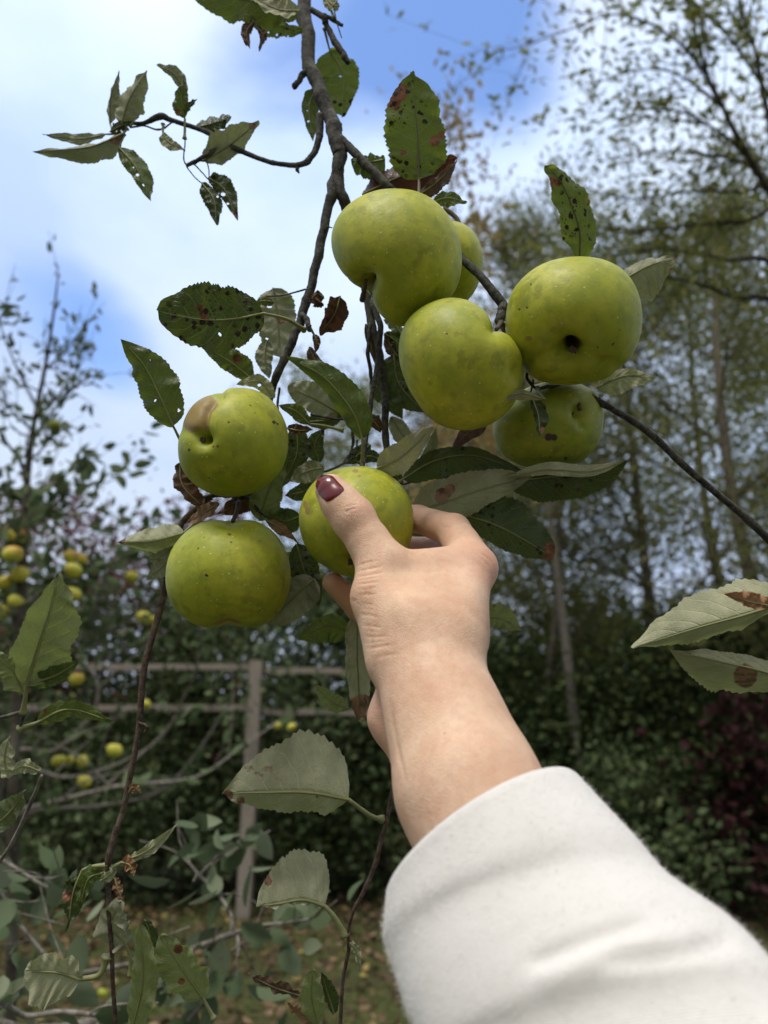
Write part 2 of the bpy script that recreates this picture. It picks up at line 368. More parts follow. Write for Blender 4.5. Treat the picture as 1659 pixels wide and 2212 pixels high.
# ------------------------------------------------------------------ foreground: leaves
def leaf(parent, mid, wl, wr, zl=0.0, zr=0.0, mat='green', under=False, seed=0, pet=None, shape='ovate', serr=0.055,
         rip=0.0022, holes=(), marks=(), label=None, petr=1.0, petmat='petiole', n_t=52, n_s=9, cup=0.0):
    """mid: (px, py, depth) along the midrib from base to tip. wl / wr: half widths to the left / right of
    the growth direction as seen; zl / zr: metres each margin recedes (+) or comes forward (-)."""
    g = np.random.default_rng(seed + 11)
    cm = np.array([cs(*p) for p in mid]); Q = catmull(cm, n_t)
    t = np.linspace(0, 1, n_t)
    T = np.gradient(Q, axis=0); T2 = T[:, :2] / (np.linalg.norm(T[:, :2], axis=1)[:, None] + 1e-9)
    Nl = np.stack([-T2[:, 1], T2[:, 0], np.zeros(n_t)], 1)      # image-left of growth direction (y up)
    if shape == 'round': prof = np.sin(PI * np.clip(t, 0, 1) ** 0.82) ** 0.52
    elif shape == 'oval': prof = np.sqrt(np.clip(1 - (2 * t - 1) ** 2, 0, 1)) ** 1.0
    elif shape == 'narrow': prof = np.sin(PI * t ** 0.95) ** 1.0
    else: prof = np.sin(PI * t ** 0.80) ** 0.72 * (1 - 0.12 * t)
    prof = prof / prof.max()
    if shape == 'ovate': prof = prof * np.where(t > 0.86, 1 - 0.35 * ((t - 0.86) / 0.14), 1)
    nt = 19 + g.integers(0, 5); rip = rip * min(.8, (abs(wl) + abs(wr)) / 90) + .0003; serr = min(serr, .075)
    V = []; UV = []; rowS = np.linspace(-1, 1, 2 * n_s + 1)
    ph = g.uniform(0, 6.28, 6)
    for i in range(n_t):
        d = Q[i][2]
        for s in rowS:
            a = abs(s); left = s < 0
            w = (wl if left else wr) * d / FPX; z = zl if left else zr
            f1 = (t[i] * nt + (0 if left else 0.4)) % 1.0
            saw = 1 + serr * (f1 - 0.5) * (a ** 4) * 2 * min(1, 5 * (1 - t[i]))
            irregular = 1 + 0.05 * math.sin(t[i] * 9 + ph[0] + (2 if left else 0)) + 0.03 * math.sin(t[i] * 23 + ph[1])
            ww = w * prof[i] * saw * irregular
            sgn = 1 if left else -1
            p = Q[i] + Nl[i] * (sgn * a * ww)
            p = p + np.array([0, 0, z * prof[i] * a ** 1.4])
            r = rip * a * a * math.sin(t[i] * 17 + ph[2] + (1.7 if left else 0)) + rip * 0.6 * a * math.sin(t[i] * 33 + ph[3] + s * 2)
            vein_q = 0.00022 * math.cos(2 * PI * ((t[i] - 0.24 * a ** 1.25) * 8)) * min(1, a * 4)
            p = p + np.array([0, 0, r + vein_q + cup * (a * a)])
            V.append(p); UV.append((0.5 + 0.5 * s, t[i]))
    V = np.array(V); UV = np.array(UV); k = 2 * n_s + 1
    PX = 829.5 + V[:, 0] / V[:, 2] * FPX; PY = 1106 - V[:, 1] / V[:, 2] * FPX
    F = []
    for i in range(n_t - 1):
        for j in range(k - 1):
            q = (i * k + j, i * k + j + 1, (i + 1) * k + j + 1, (i + 1) * k + j)
            F.append(q)
    F = np.array(F)
    mark = np.zeros(len(V))
    for mx_, my_, mr_ in marks: mark = np.maximum(mark, np.clip(1.5 - np.hypot(PX - mx_, PY - my_) / mr_, 0, 1))
    hol = np.zeros(len(V))
    for hx, hy, hr in holes: hol = np.maximum(hol, np.clip(1.5 - np.hypot(PX - hx, (PY - hy) * 1.3) / hr, 0, 1)); mark = np.maximum(mark, np.clip(1.5 - np.hypot(PX - hx, PY - hy) / (hr * 1.25), 0, 1) * .9)
    Wd = c2w(V)
    # orientation from the middle strip
    i = n_t // 2; a_, b_, c_ = Wd[i * k + n_s], Wd[i * k + n_s + 1], Wd[(i + 1) * k + n_s]
    nrm = np.cross(b_ - a_, c_ - a_)
    if (np.dot(nrm, CAM - a_) > 0) == under: F = F[:, ::-1]
    if not under and False: pass
    o = mk('leaf', Wd, F, M[mat], parent, origin=Wd[n_s], uv=UV, attrs={'mark': mark, 'hole': hol})
    if label: o['label'] = label
    # midrib and petiole as one stalk
    mb = MB()
    side = -1 if not under else -1
    rib = Q.copy(); rib[:, 2] -= 0.0003
    mb.tube(c2w(rib[: int(n_t * 0.9)]), np.linspace(0.00065, 0.00015, int(n_t * 0.9)) * petr, sides=5, cap=False)
    if pet:
        pp = np.array([cs(*p) for p in pet]); pp = np.vstack([pp, cm[0]]) ; pp = catmull(pp, 14)
        rr = np.linspace(0.0011, 0.0007, 14) * petr; rr[:3] *= np.array([1.7, 1.35, 1.1])
        mb.tube(c2w(pp), rr, sides=6, knob=0.05, seed=seed)
    mb.build('petiole', M[petmat], o)
    return o
# ------------------------------------------------------------------ foreground apples
def zc(pts, x0, y0, s): return [(x0 + a * s, y0 + b * s) for a, b in pts]
def apple(sil, depth, depth_r, mat, label, pits=(), creases=(), scars=(), darks=(), stalk=None, group='apples hanging on the near branches', seed=0, calyx=None, lump=0.02):
    sil = np.array(sil, float); c0 = (sil.max(0) + sil.min(0)) / 2
    ang = np.arctan2(-(sil[:, 1] - c0[1]), sil[:, 0] - c0[0]); rad = np.hypot(*(sil - c0).T)
    o_ = np.argsort(ang); ang, rad = ang[o_], rad[o_]
    A = np.concatenate([ang - 2 * PI, ang, ang + 2 * PI]); RR = np.concatenate([rad] * 3)
    na, nb = 150, 80
    th = np.linspace(-PI, PI, na, endpoint=False)
    # smooth periodic interpolation
    rr = np.interp(th, A, RR); kern = np.array([1, 3, 5, 3, 1.]); kern /= kern.sum()
    for _ in range(4): rr = np.convolve(np.concatenate([rr[-2:], rr, rr[:2]]), kern, 'valid')
    g = np.random.default_rng(seed); m = rr.mean(); pxm = depth / FPX
    # direction -> radius; poles of the parametrisation point at and away from the camera
    V = []
    phs = np.linspace(-PI / 2, PI / 2, nb)
    cc = cs(c0[0], c0[1], depth)
    fq = np.fft.rfft(rr); fq[4:] = 0; low = np.fft.irfft(fq, na)
    p1, p2 = g.uniform(0, 6.28, 2)
    for ph in phs:
        c_, s_ = math.cos(ph), math.sin(ph)
        Re = m + (low - m) * c_ ** 1.0 + (rr - low) * c_ ** 5
        lumpv = 1 + lump * np.sin(3 * th + p1) * s_ * c_ * 2 + lump * np.sin(2 * th + p2) * s_ * c_
        x = Re * np.cos(th) * c_ * pxm * lumpv; y = Re * np.sin(th) * c_ * pxm * lumpv
        z = -s_ * depth_r * np.ones(na)
        V.append(np.stack([x, y, z], 1))
    V = np.vstack(V)
    n = V / (np.linalg.norm(V, axis=1)[:, None] + 1e-9)
    front = n[:, 2] < 0.35
    VC = V + cc; PXY = np.stack([829.5 + VC[:, 0] / VC[:, 2] * FPX, 1106 - VC[:, 1] / VC[:, 2] * FPX], 1)
    disp = np.zeros(len(V))
    for (x, y, r, dp) in pits:
        q = np.hypot(PXY[:, 0] - x, PXY[:, 1] - y) / r
        disp -= np.where(front, dp * (0.62 * np.exp(-q ** 2 * 0.9) + 0.38 * np.exp(-q * q * 7)), 0)
    for (pl, wd, dp) in creases:
        pl = np.array(pl, float); q = np.full(len(V), 1e9)
        for a, b in zip(pl[:-1], pl[1:]):
            ba = b - a; h = np.clip(((PXY - a) @ ba) / (ba @ ba), 0, 1)
            q = np.minimum(q, np.hypot(*(PXY - a - h[:, None] * ba).T))
        disp -= np.where(front, dp * np.exp(-(q / wd) ** 2), 0)
    V = V + n * disp[:, None]
    scar = np.zeros(len(V)); dark = np.zeros(len(V))
    for (x, y, rx, ry) in scars:
        scar = np.maximum(scar, np.where(front, np.clip(1.5 - np.hypot((PXY[:, 0] - x) / rx, (PXY[:, 1] - y) / ry), 0, 1), 0))
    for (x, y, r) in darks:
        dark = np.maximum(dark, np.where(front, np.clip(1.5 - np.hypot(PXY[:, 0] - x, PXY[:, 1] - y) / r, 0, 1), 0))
    F = []
    for i in range(nb - 1):
        for j in range(na):
            k = (j + 1) % na
            F.append((i * na + j, (i + 1) * na + j, (i + 1) * na + k, i * na + k))
    F = np.array(F)
    wc = c2w(cc)
    root = empty('apple', Vector(wc.tolist()), label, 'apple', group)
    body = mk('skin', c2w(V + cc), F, M[mat], root, attrs={'scar': scar, 'shade_specks': dark, 'blush': np.zeros(len(V))})
    import bmesh
    bm = bmesh.new(); bm.from_mesh(body.data); bmesh.ops.remove_doubles(bm, verts=bm.verts, dist=1e-6); bmesh.ops.recalc_face_normals(bm, faces=bm.faces); bm.to_mesh(body.data); bm.free()
    if stalk:
        pp = catmull(np.array([cs(*p) for p in stalk]), 10)
        V_, F_ = tube(c2w(pp), np.linspace(0.0013, 0.0019, 10), sides=7, knob=0.08, seed=seed)
        mk('stalk', V_, F_, M['stalk'], root)
    if calyx:
        x, y, d, r = calyx; mb = MB()
        for k in range(7):
            a = k * 2 * PI / 7 + g.uniform(-.3, .3); L = r * g.uniform(0.7, 1.2)
            p0 = cs(x, y, d + 0.002); p1_ = cs(x + L * 0.5 * math.cos(a), y + L * 0.5 * math.sin(a), d - 0.001); p2_ = cs(x + L * math.cos(a), y + L * math.sin(a), d + 0.0015)
            mb.tube(c2w(catmull([p0, p1_, p2_], 5)), [0.001, 0.0011, 0.0009, 0.0006, 0.0002], sides=5)
        mb.build('calyx', M['stalk'], root)
    return root
# region converters
r4 = lambda p: zc(p, 658.3, 329.2, .496)
r3 = lambda p: zc(p, 219.4, 548.6, .3968)
r1 = lambda p: zc(p, 0, 548.6, .3968)
r5 = lambda p: zc(p, 603.5, 960, .3638)
#APPLES
A_sil = r4([(400,182),(500,195),(580,240),(640,310),(675,400),(683,490),(670,570),(630,640),(560,680),(500,710),(440,755),(390,745),(330,700),(300,650),(287,600),(268,565),(235,570),(190,550),(150,500),(120,430),(115,360),(140,290),(200,230),(290,190)])
apple(A_sil, .455, .036, 'apple', 'kidney shaped green apple with a cleft at its lower left, highest of the near cluster', pits=[(789, 608, 26, .009)], creases=[([(789, 612), (800, 600)], 14, .0015)],
      darks=[(791, 612, 6)], scars=[(792, 620, 8, 14)], stalk=[(790, 606, .440), (786, 630, .46), (782, 648, .475)], seed=1)
apple([(975 + 66 * math.cos(a), 572 + 88 * math.sin(a)) for a in np.linspace(0, 6.28, 24, endpoint=False)], .508, .033, 'apple', 'green apple mostly hidden behind the kidney shaped one', stalk=[(1000, 500, .505), (985, 470, .51), (960, 450, .515)], seed=2)
B_sil = r4([(660,640),(720,655),(780,700),(815,745),(870,790),(905,850),(940,900),(955,960),(940,1040),(900,1110),(850,1160),(780,1195),(690,1210),(610,1195),(540,1150),(490,1080),(440,990),(412,900),(412,820),(430,760),(470,710),(540,665),(600,643)])
apple(B_sil, .437, .037, 'apple', 'yellow green apple in the middle of the cluster, pressed between two others', pits=[(1078, 702, 26, .006), (1120, 800, 20, .004)],
      stalk=[(1072, 712, .43), (1080, 700, .445), (1084, 690, .452)], seed=3)
C_sil = r4([(1190,468),(1290,485),(1370,530),(1420,600),(1450,690),(1455,780),(1430,870),(1380,940),(1310,990),(1230,1015),(1130,1010),(1040,995),(985,965),(945,910),(900,850),(880,780),(880,690),(900,610),(950,550),(1020,500),(1100,475)])
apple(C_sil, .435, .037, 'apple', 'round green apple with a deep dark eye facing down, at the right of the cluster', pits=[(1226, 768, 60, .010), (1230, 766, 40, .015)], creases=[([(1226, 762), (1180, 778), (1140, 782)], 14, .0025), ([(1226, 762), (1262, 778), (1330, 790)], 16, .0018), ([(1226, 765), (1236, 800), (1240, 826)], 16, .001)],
      darks=[(1234, 764, 32), (1122, 668, 3.2), (1139, 664, 3), (1146, 614, 2.5), (1338, 712, 3), (1326, 744, 3.5), (1296, 755, 3)], scars=[(1140, 732, 7, 6)], stalk=[(1165, 780, .452), (1120, 780, .462), (1085, 700, .463)], calyx=(1238, 756, .414, 11), seed=4)  # widest dark disc paints the occlusion shade in the eye; small ones are specks
D_sil = r4([(820,1180),(830,1250),(870,1320),(940,1360),(1030,1372),(1130,1368),(1210,1340),(1270,1280),(1293,1200),(1295,1120),(1270,1060),(1200,1020),(1100,1005),(1000,1015),(900,1080),(840,1130)])
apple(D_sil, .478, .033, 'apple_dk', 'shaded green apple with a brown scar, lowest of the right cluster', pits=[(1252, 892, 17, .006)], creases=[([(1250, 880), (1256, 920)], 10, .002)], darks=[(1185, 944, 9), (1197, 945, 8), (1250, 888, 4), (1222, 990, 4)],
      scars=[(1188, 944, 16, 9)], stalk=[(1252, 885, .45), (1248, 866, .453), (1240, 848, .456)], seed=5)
E_sil = r3([(770,735),(850,745),(920,790),(970,860),(1005,940),(1013,1030),(1000,1120),(960,1200),(890,1265),(800,1305),(700,1322),(610,1310),(530,1270),(470,1210),(438,1140),(435,1070),(440,990),(460,920),(490,850),(530,805),(600,775),(680,745)])
apple(E_sil, .45, .036, 'apple', 'lopsided apple with a brown patch and a deep crease, left above the hand', pits=[(438, 948, 20, .009)], creases=[([(438, 950), (440, 915), (446, 885), (462, 862), (480, 850)], 9, .0042), ([(438, 950), (420, 938), (400, 930)], 12, .0016), ([(440, 955), (452, 975), (455, 1000)], 14, .0012)],
      darks=[(438, 948, 4), (592, 912, 4.5), (600, 917, 3), (457, 966, 3), (408, 972, 3.5), (452, 1032, 2.5), (494, 912, 2.5), (540, 876, 2.6), (550, 893, 2.5)],
      scars=[(420, 895, 30, 34), (446, 872, 24, 20), (408, 918, 13, 16)], calyx=(438, 951, .423, 8), seed=6)
F_sil = r1([(1280,1437),(1380,1450),(1470,1500),(1540,1590),(1575,1690),(1580,1790),(1560,1880),(1510,1960),(1440,2020),(1350,2040),(1240,2045),(1130,2030),(1030,1980),(950,1900),(918,1810),(915,1710),(935,1620),(990,1540),(1070,1475),(1170,1442)])
apple(F_sil, .45, .038, 'apple', 'plump bright green apple hanging below the lopsided one', pits=[(495, 1358, 40, .004), (500, 1118, 30, .004)], creases=[([(495, 1360), (470, 1300), (465, 1260)], 26, .0008)],
      darks=[(428, 1185, 2.8), (446, 1243, 4), (560, 1168, 2), (440, 1160, 2)], scars=[(490, 1352, 30, 6)], stalk=[(503, 1126, .445), (512, 1105, .458), (515, 1085, .468)], seed=8)
G_sil = r5([(460,130),(560,138),(650,180),(730,250),(780,340),(795,430),(790,530),(765,610),(700,690),(620,750),(540,785),(470,795),(400,785),(300,740),(200,670),(150,590),(122,480),(125,390),(160,290),(230,200),(330,150)])
apple(G_sil, .442, .034, 'apple', 'yellow green apple gripped in the hand', pits=[(757, 1214, 20, .006)], darks=[(757, 1212, 5)], scars=[(768, 1017, 7, 4.5), (776, 1028, 4, 3), (665, 1104, 6, 8), (660, 1090, 5, 8)], calyx=(757, 1213, .416, 8),
      stalk=[(782, 1012, .445), (784, 1000, .45), (786, 985, .455)], group='apples hanging on the near branches', seed=9)
#END_APPLES
# ------------------------------------------------------------------ foreground apple tree: branches
tree_base = on_ground(4300, 0.9)
ft = empty('apple_tree', Vector(tree_base.tolist()), 'near apple tree whose grey branches and ragged leaves hold the big green apples', 'tree')
def branch(pts, name='branch', mat='bark', parent=None, knob=0.045, n=None, seed=0, nodes=(), sides=10, label=None):
    """pts: (px, py, depth, radius px)"""
    P_ = np.array([cs(p[0], p[1], p[2]) for p in pts]); r_ = np.array([p[3] * p[2] / FPX * .84 for p in pts])
    n = n or max(14, len(pts) * 14)
    Q = catmull(P_, n); rr = np.interp(np.linspace(0, len(pts) - 1, n), np.arange(len(pts)), r_)
    g = np.random.default_rng(seed + 5)
    ii = np.arange(n)
    for k in g.choice(np.arange(3, n - 3), max(1, n // 16), replace=False): rr = rr * (1 + g.uniform(.05, .18) * np.exp(-((ii - k) / 1.6) ** 2))
    wb = np.stack([np.interp(ii, np.arange(0, n + 6, 6), g.normal(0, 1, len(np.arange(0, n + 6, 6)))) for _ in range(3)], 1)
    Q = Q + wb * rr[:, None] * 0.16
    V_, F_ = tube(c2w(Q), rr, sides=sides, knob=knob, seed=seed)
    o = mk(name, V_, F_, M[mat], parent or ft, origin=c2w(Q[0]))
    if label: o['label'] = label
    return o
# limb beyond the frame that carries the branch from the trunk
V_, F_ = tube(catmull([tree_base + [0, 0, -.02], tree_base + [-.02, .03, .8], tree_base + [0, .1, 1.6], tree_base + [-.12, .2, 2.2]], 24), np.linspace(.09, .05, 24), sides=14, knob=.04, seed=1)
mk('trunk', V_, F_, M['bark'], ft)
top0 = at(655, -30, .60)
V_, F_ = tube(catmull([tree_base + [-.1, .19, 2.1], c2w([.62, .62, .60]), c2w([.28, .76, .52]), c2w([.02, .66, .55]), c2w([-.055, .52, .59]), top0], 40), np.linspace(.036, .0068, 40), sides=10, knob=.05, seed=2)
mk('branch', V_, F_, M['bark'], ft)
branch([(655, -40, .60, 17), (662, 60, .575, 18), (672, 140, .555, 18), (690, 200, .54, 18), (715, 265, .525, 19), (733, 310, .515, 20), (732, 360, .51, 17), (738, 420, .505, 15), (760, 480, .505, 14), (780, 560, .505, 12), (795, 650, .50, 11), (812, 740, .495, 11), (828, 830, .49, 10), (832, 940, .485, 9), (850, 1040, .485, 6)], seed=3)
branch([(727, 370, .51, 12), (716, 410, .505, 13), (704, 470, .50, 12), (690, 540, .495, 12), (672, 620, .49, 11.5), (652, 690, .485, 12), (628, 745, .48, 11), (600, 805, .48, 10), (583, 860, .485, 9), (560, 960, .49, 8), (520, 1060, .485, 8), (508, 1090, .48, 6)], seed=4)
branch([(733, 300, .515, 11), (780, 342, .505, 12), (830, 395, .495, 11), (868, 430, .495, 11), (930, 490, .495, 10), (1000, 560, .475, 10), (1045, 605, .465, 11), (1086, 664, .46, 13), (1130, 740, .468, 9), (1180, 805, .468, 8), (1245, 842, .462, 10), (1310, 875, .462, 8), (1400, 935, .465, 9), (1500, 1025, .47, 8.5), (1580, 1092, .475, 9), (1690, 1190, .48, 11), (1790, 1290, .49, 11)], seed=5)
branch([(1088, 660, .458, 11), (1080, 685, .452, 12), (1078, 702, .448, 9)], seed=6, name='fruit_spur')
branch([(692, 250, .53, 10), (690, 300, .525, 9), (672, 342, .52, 8), (642, 357, .52, 7), (600, 352, .522, 6), (560, 343, .525, 6), (500, 315, .53, 7), (440, 283, .535, 6), (375, 262, .54, 6), (345, 251, .54, 9), (310, 266, .54, 5), (278, 268, .54, 4), (262, 282, .54, 6)], seed=7)
branch([(478, 305, .53, 6), (455, 330, .528, 6), (430, 345, .525, 5), (402, 358, .525, 5)], seed=8, name='twig')
branch([(400, 256, .538, 2), (400, 300, .535, 1.7), (397, 345, .53, 1.7), (405, 358, .526, 2.5)], seed=9, name='twig')
branch([(280, 275, .54, 2.5), (310, 272, .54, 2), (345, 280, .538, 2.5), (375, 262, .54, 2)], seed=9, name='twig')
branch([(644, 352, .52, 4), (642, 366, .52, 5), (646, 374, .52, 2)], seed=10, name='fruit_spur')
branch([(404, 362, .526, 1.6), (420, 382, .526, 1.4), (436, 396, .526, 1.4)], name='twig', seed=11)
branch([(420, 355, .526, 1.8), (436, 372, .526, 1.6), (450, 388, .526, 1.4)], name='twig', seed=12)
branch([(446, 345, .526, 1.8), (450, 362, .526, 1.6), (452, 382, .526, 1.4)], name='twig', seed=13)
branch([(672, 145, .552, 8), (655, 160, .55, 8), (645, 176, .548, 7), (634, 186, .545, 8)], seed=14, name='spur_stub', label='short broken side stub')
branch([(672, 18, .565, 7), (700, 38, .56, 8), (708, 60, .56, 7), (725, 92, .555, 9), (742, 118, .55, 8), (751, 134, .548, 6)], seed=15, name='spur_stub', label='dark knobbly stub at the top of the branch')
branch([(700, 30, .56, 5), (722, 46, .558, 5), (740, 55, .556, 4)], seed=16, name='twig')
branch([(720, 10, .55, 1.6), (728, 50, .55, 1.5), (738, 82, .55, 1.3)], seed=16, name='twig')
branch([(652, 680, .485, 8), (664, 694, .478, 7), (668, 712, .472, 7)], seed=17, name='fruit_spur')
branch([(700, 500, .498, 2), (707, 490, .49, 1.6), (718, 492, .49, 1.4)], seed=17, name='twig')
branch([(800, 650, .50, 9), (820, 700, .49, 8), (818, 770, .48, 7), (803, 860, .465, 6), (792, 940, .458, 6), (783, 1006, .452, 7)], seed=18)
branch([(800, 700, .49, 5), (795, 760, .48, 5), (800, 800, .485, 5), (806, 850, .485, 4)], seed=19, name='twig')
branch([(575, 640, .50, 2), (610, 638, .495, 2), (660, 625, .49, 2.5)], seed=19, name='twig')
branch([(604, 838, .485, 3), (600, 880, .48, 3), (610, 930, .478, 2.5)], seed=19, name='twig')
branch([(1138, 800, .455, 4), (1140, 820, .45, 4), (1160, 838, .45, 4), (1190, 835, .455, 5), (1245, 842, .462, 8)], seed=20, name='twig')
branch([(1152, 820, .45, 2.5), (1148, 840, .447, 2.5), (1142, 856, .445, 2)], seed=20, name='twig')
branch([(440, 1075, .475, 5), (470, 1068, .475, 7), (505, 1070, .478, 8), (540, 1082, .476, 6), (565, 1110, .472, 3), (600, 1130, .468, 2.2), (660, 1190, .46, 2)], seed=21, name='fruit_spur')
branch([(505, 1070, .478, 8), (515, 1085, .474, 7), (512, 1100, .468, 5)], seed=22, name='fruit_spur')
branch([(455, 1075, .476, 8), (400, 1120, .48, 8), (372, 1180, .48, 8), (359, 1245, .475, 9), (343, 1325, .465, 9), (312, 1450, .455, 8.5), (297, 1590, .45, 8), (268, 1740, .445, 7), (240, 1835, .44, 9), (234, 1930, .44, 6), (242, 2080, .44, 5.5), (252, 2260, .44, 5.5)], seed=23, mat='bark_red')
branch([(300, 1560, .45, 3), (318, 1570, .448, 4), (312, 1582, .448, 2)], seed=23, name='fruit_spur', mat='bark_red')
branch([(850, 1040, .485, 6), (880, 1250, .50, 7), (872, 1500, .49, 7), (858, 1640, .47, 8), (852, 1700, .455, 8), (838, 1760, .45, 6), (812, 1860, .445, 6), (786, 1925, .44, 6), (765, 1965, .44, 4.5), (752, 2010, .44, 4), (754, 2050, .44, 5), (742, 2110, .44, 5), (733, 2240, .44, 5)], seed=24, mat='bark_red')
branch([(820, 900, .48, 3.5), (770, 905, .475, 3), (730, 905, .47, 3), (670, 895, .468, 3)], seed=25, name='twig')
branch([(760, 910, .475, 4), (762, 960, .48, 4), (750, 1000, .48, 3)], seed=25, name='twig')
branch([(700, 1020, .48, 3), (735, 1005, .478, 3), (765, 985, .478, 2.5), (772, 950, .478, 2.5)], seed=25, name='twig')
branch([(893, 1040, .482, 3), (870, 1045, .485, 3), (845, 1030, .486, 3)], seed=26, name='twig')
#LEAVES
def L(*a, **k): return leaf(ft, *a, **k)
# --- top
L([(645, 22, .55), (570, 6, .548), (490, -8, .548), (395, -30, .55)], 46, 30, zl=.004, mat='green', under=False, seed=1, shape='round')
L([(646, 24, .54), (600, 20, .54), (540, -10, .545)], 22, 26, zl=-.004, mat='pale', under=True, seed=2, label='pale leaf over the green one at the top edge')
L([(540, 30, .56), (590, 52, .562), (655, 66, .562)], 14, 28, mat='spotted', under=True, seed=3, shape='round', holes=[(598, 75, 3), (580, 70, 2), (622, 78, 2.5)])
L([(548, 48, .55), (533, 70, .548), (540, 106, .546)], 6, 14, zl=.003, mat='brown', seed=4, pet=[(541, 38, .552)], petmat='petiole_dark', holes=[(545, 92, 2)], label='small dead leaf', serr=.1, rip=.003)
L([(555, 58, .55), (568, 78, .548), (559, 110, .546)], 9, 7, mat='brown', seed=5, pet=[(545, 38, .552)], petmat='petiole_dark', serr=.1, rip=.003)
L([(712, 108, .57), (742, 165, .568), (738, 250, .566)], 33, 62, mat='spotted', under=True, seed=6, shape='round', pet=[(700, 60, .56)], holes=[(737, 165, 3)])
L([(688, 185, .55), (668, 230, .548), (676, 306, .546)], 22, 17, zl=.004, mat='green', seed=7, holes=[(666, 262, 3), (664, 240, 2)], pet=[(690, 165, .55)])
L([(700, -6, .56), (720, 12, .556), (734, 14, .555)], 16, 14, mat='pale', under=True, seed=8, pet=[(722, 40, .556), (712, 15, .557)])
# --- upper left twig
L([(238, 268, .545), (238, 215, .543), (257, 152, .540)], 9, 20, zl=.004, mat='grey', under=True, seed=9, pet=[(245, 285, .542)])
L([(262, 268, .535), (280, 212, .532), (318, 152, .530)], 30, 30, zl=.006, zr=.005, mat='grey', under=True, seed=10, pet=[(255, 288, .54)], holes=[(296, 200, 1.5)])
L([(238, 285, .538), (255, 275, .535), (284, 262, .535)], 12, 8, mat='dark', seed=11)
L([(402, 200, .535), (375, 160, .532), (338, 140, .53)], 10, 17, mat='grey', under=True, seed=12, serr=.03)
L([(399, 256, .53), (393, 220, .527), (398, 172, .525)], 20, 17, zr=-.004, mat='green', seed=13, pet=[(399, 300, .53)], marks=[(382, 242, 7), (405, 190, 6)])
L([(398, 245, .53), (410, 228, .528), (426, 214, .526)], 8, 6, mat='dark', seed=14)
L([(232, 290, .54), (170, 300, .538), (92, 290, .535)], 12, 12, mat='grey', under=True, seed=15, pet=[(262, 288, .54)], shape='narrow')
L([(264, 290, .535), (190, 318, .53), (70, 327, .526)], 24, 18, zl=.008, zr=.008, mat='grey', under=True, seed=16, marks=[(250, 300, 14)], pet=[(275, 278, .538)])
L([(257, 318, .535), (296, 365, .53), (326, 435, .528)], 24, 20, zl=.006, mat='green', seed=17, pet=[(268, 290, .538)], holes=[(297, 378, 4), (310, 400, 3), (288, 362, 2)])
L([(424, 276, .545), (462, 266, .545), (500, 252, .543)], 24, 20, zl=.006, mat='dark', seed=18, shape='round')
L([(440, 348, .53), (498, 312, .528), (560, 262, .525)], 30, 22, zl=-.006, zr=.004, mat='grey', under=True, seed=19, pet=[(430, 345, .526)], marks=[(545, 272, 8)])
L([(352, 288, .536), (366, 308, .533), (400, 324, .53)], 10, 16, mat='pale', under=True, seed=20, pet=[(352, 268, .538)])
L([(436, 395, .524), (462, 432, .52), (468, 486, .518)], 16, 22, zl=.004, mat='dark', seed=21, holes=[(470, 425, 3)], rip=.004, serr=.12)
L([(450, 384, .526), (485, 410, .524), (512, 475, .52)], 24, 16, mat='dark', seed=22, holes=[(482, 420, 5), (492, 440, 3)], rip=.004, serr=.12, marks=[(505, 465, 10)])
# --- above the apples
L([(905, 388, .47), (902, 290, .468), (888, 160, .466)], 70, 63, zl=.006, zr=.004, mat='spotted', under=True, seed=23, shape='oval', pet=[(905, 430, .462)], petmat='petiole_dark',
  marks=[(860, 200, 22), (852, 225, 14), (955, 292, 9), (938, 305, 12), (870, 330, 7)], holes=[(848, 182, 14), (838, 205, 10)], petr=1.3, label='yellow green leaf covered in dark scab spots')
L([(900, 190, .475), (892, 165, .475), (893, 152, .475)], 8, 6, mat='green', seed=230)
L([(782, 420, .50), (880, 375, .495), (988, 343, .49)], 36, 48, zl=.008, zr=.01, mat='purple', under=False, seed=24, serr=.1, rip=.004, label='purple brown withered leaf')
L([(900, 425, .485), (945, 392, .48), (988, 345, .478)], 12, 20, mat='purple', under=True, seed=25, serr=.12, rip=.004)
L([(832, 345, .505), (795, 350, .505), (758, 345, .503)], 40, 16, mat='green', seed=26, shape='round')
L([(928, 440, .475), (965, 428, .472), (1009, 437, .468)], 15, 20, mat='green', seed=27, shape='narrow', pet=[(920, 450, .48)])
L([(1252, 562, .435), (1250, 490, .432), (1215, 400, .428), (1177, 357, .425)], 42, 48, zl=-.004, zr=.007, mat='spotted', seed=28, under=True, marks=[(1188, 392, 12), (1205, 395, 8), (1275, 437, 6)], holes=[(1174, 392, 6), (1172, 402, 5)], label='upright green leaf with a torn brown tip above the right apple', petmat='petiole_dark')
L([(1335, 612, .46), (1400, 575, .455), (1462, 556, .45)], 22, 66, zl=.006, zr=.005, mat='grey', under=True, seed=29, marks=[(1455, 590, 12), (1462, 560, 8)], label='pale grey leaf sticking out behind the right apple', petmat='petiole')
L([(1288, 838, .47), (1350, 812, .465), (1416, 818, .46)], 18, 34, mat='pale', under=True, seed=30, label='pale leaf below the right apple')
L([(1176, 862, .425), (1120, 850, .42), (1062, 872, .415)], 12, 8, zl=.004, mat='pale', under=True, seed=31, shape='narrow', pet=[(1160, 838, .45)])
L([(1150, 860, .43), (1163, 900, .425), (1165, 942, .42)], 22, 10, mat='dark', seed=32, marks=[(1175, 930, 9)], rip=.003, serr=.12)
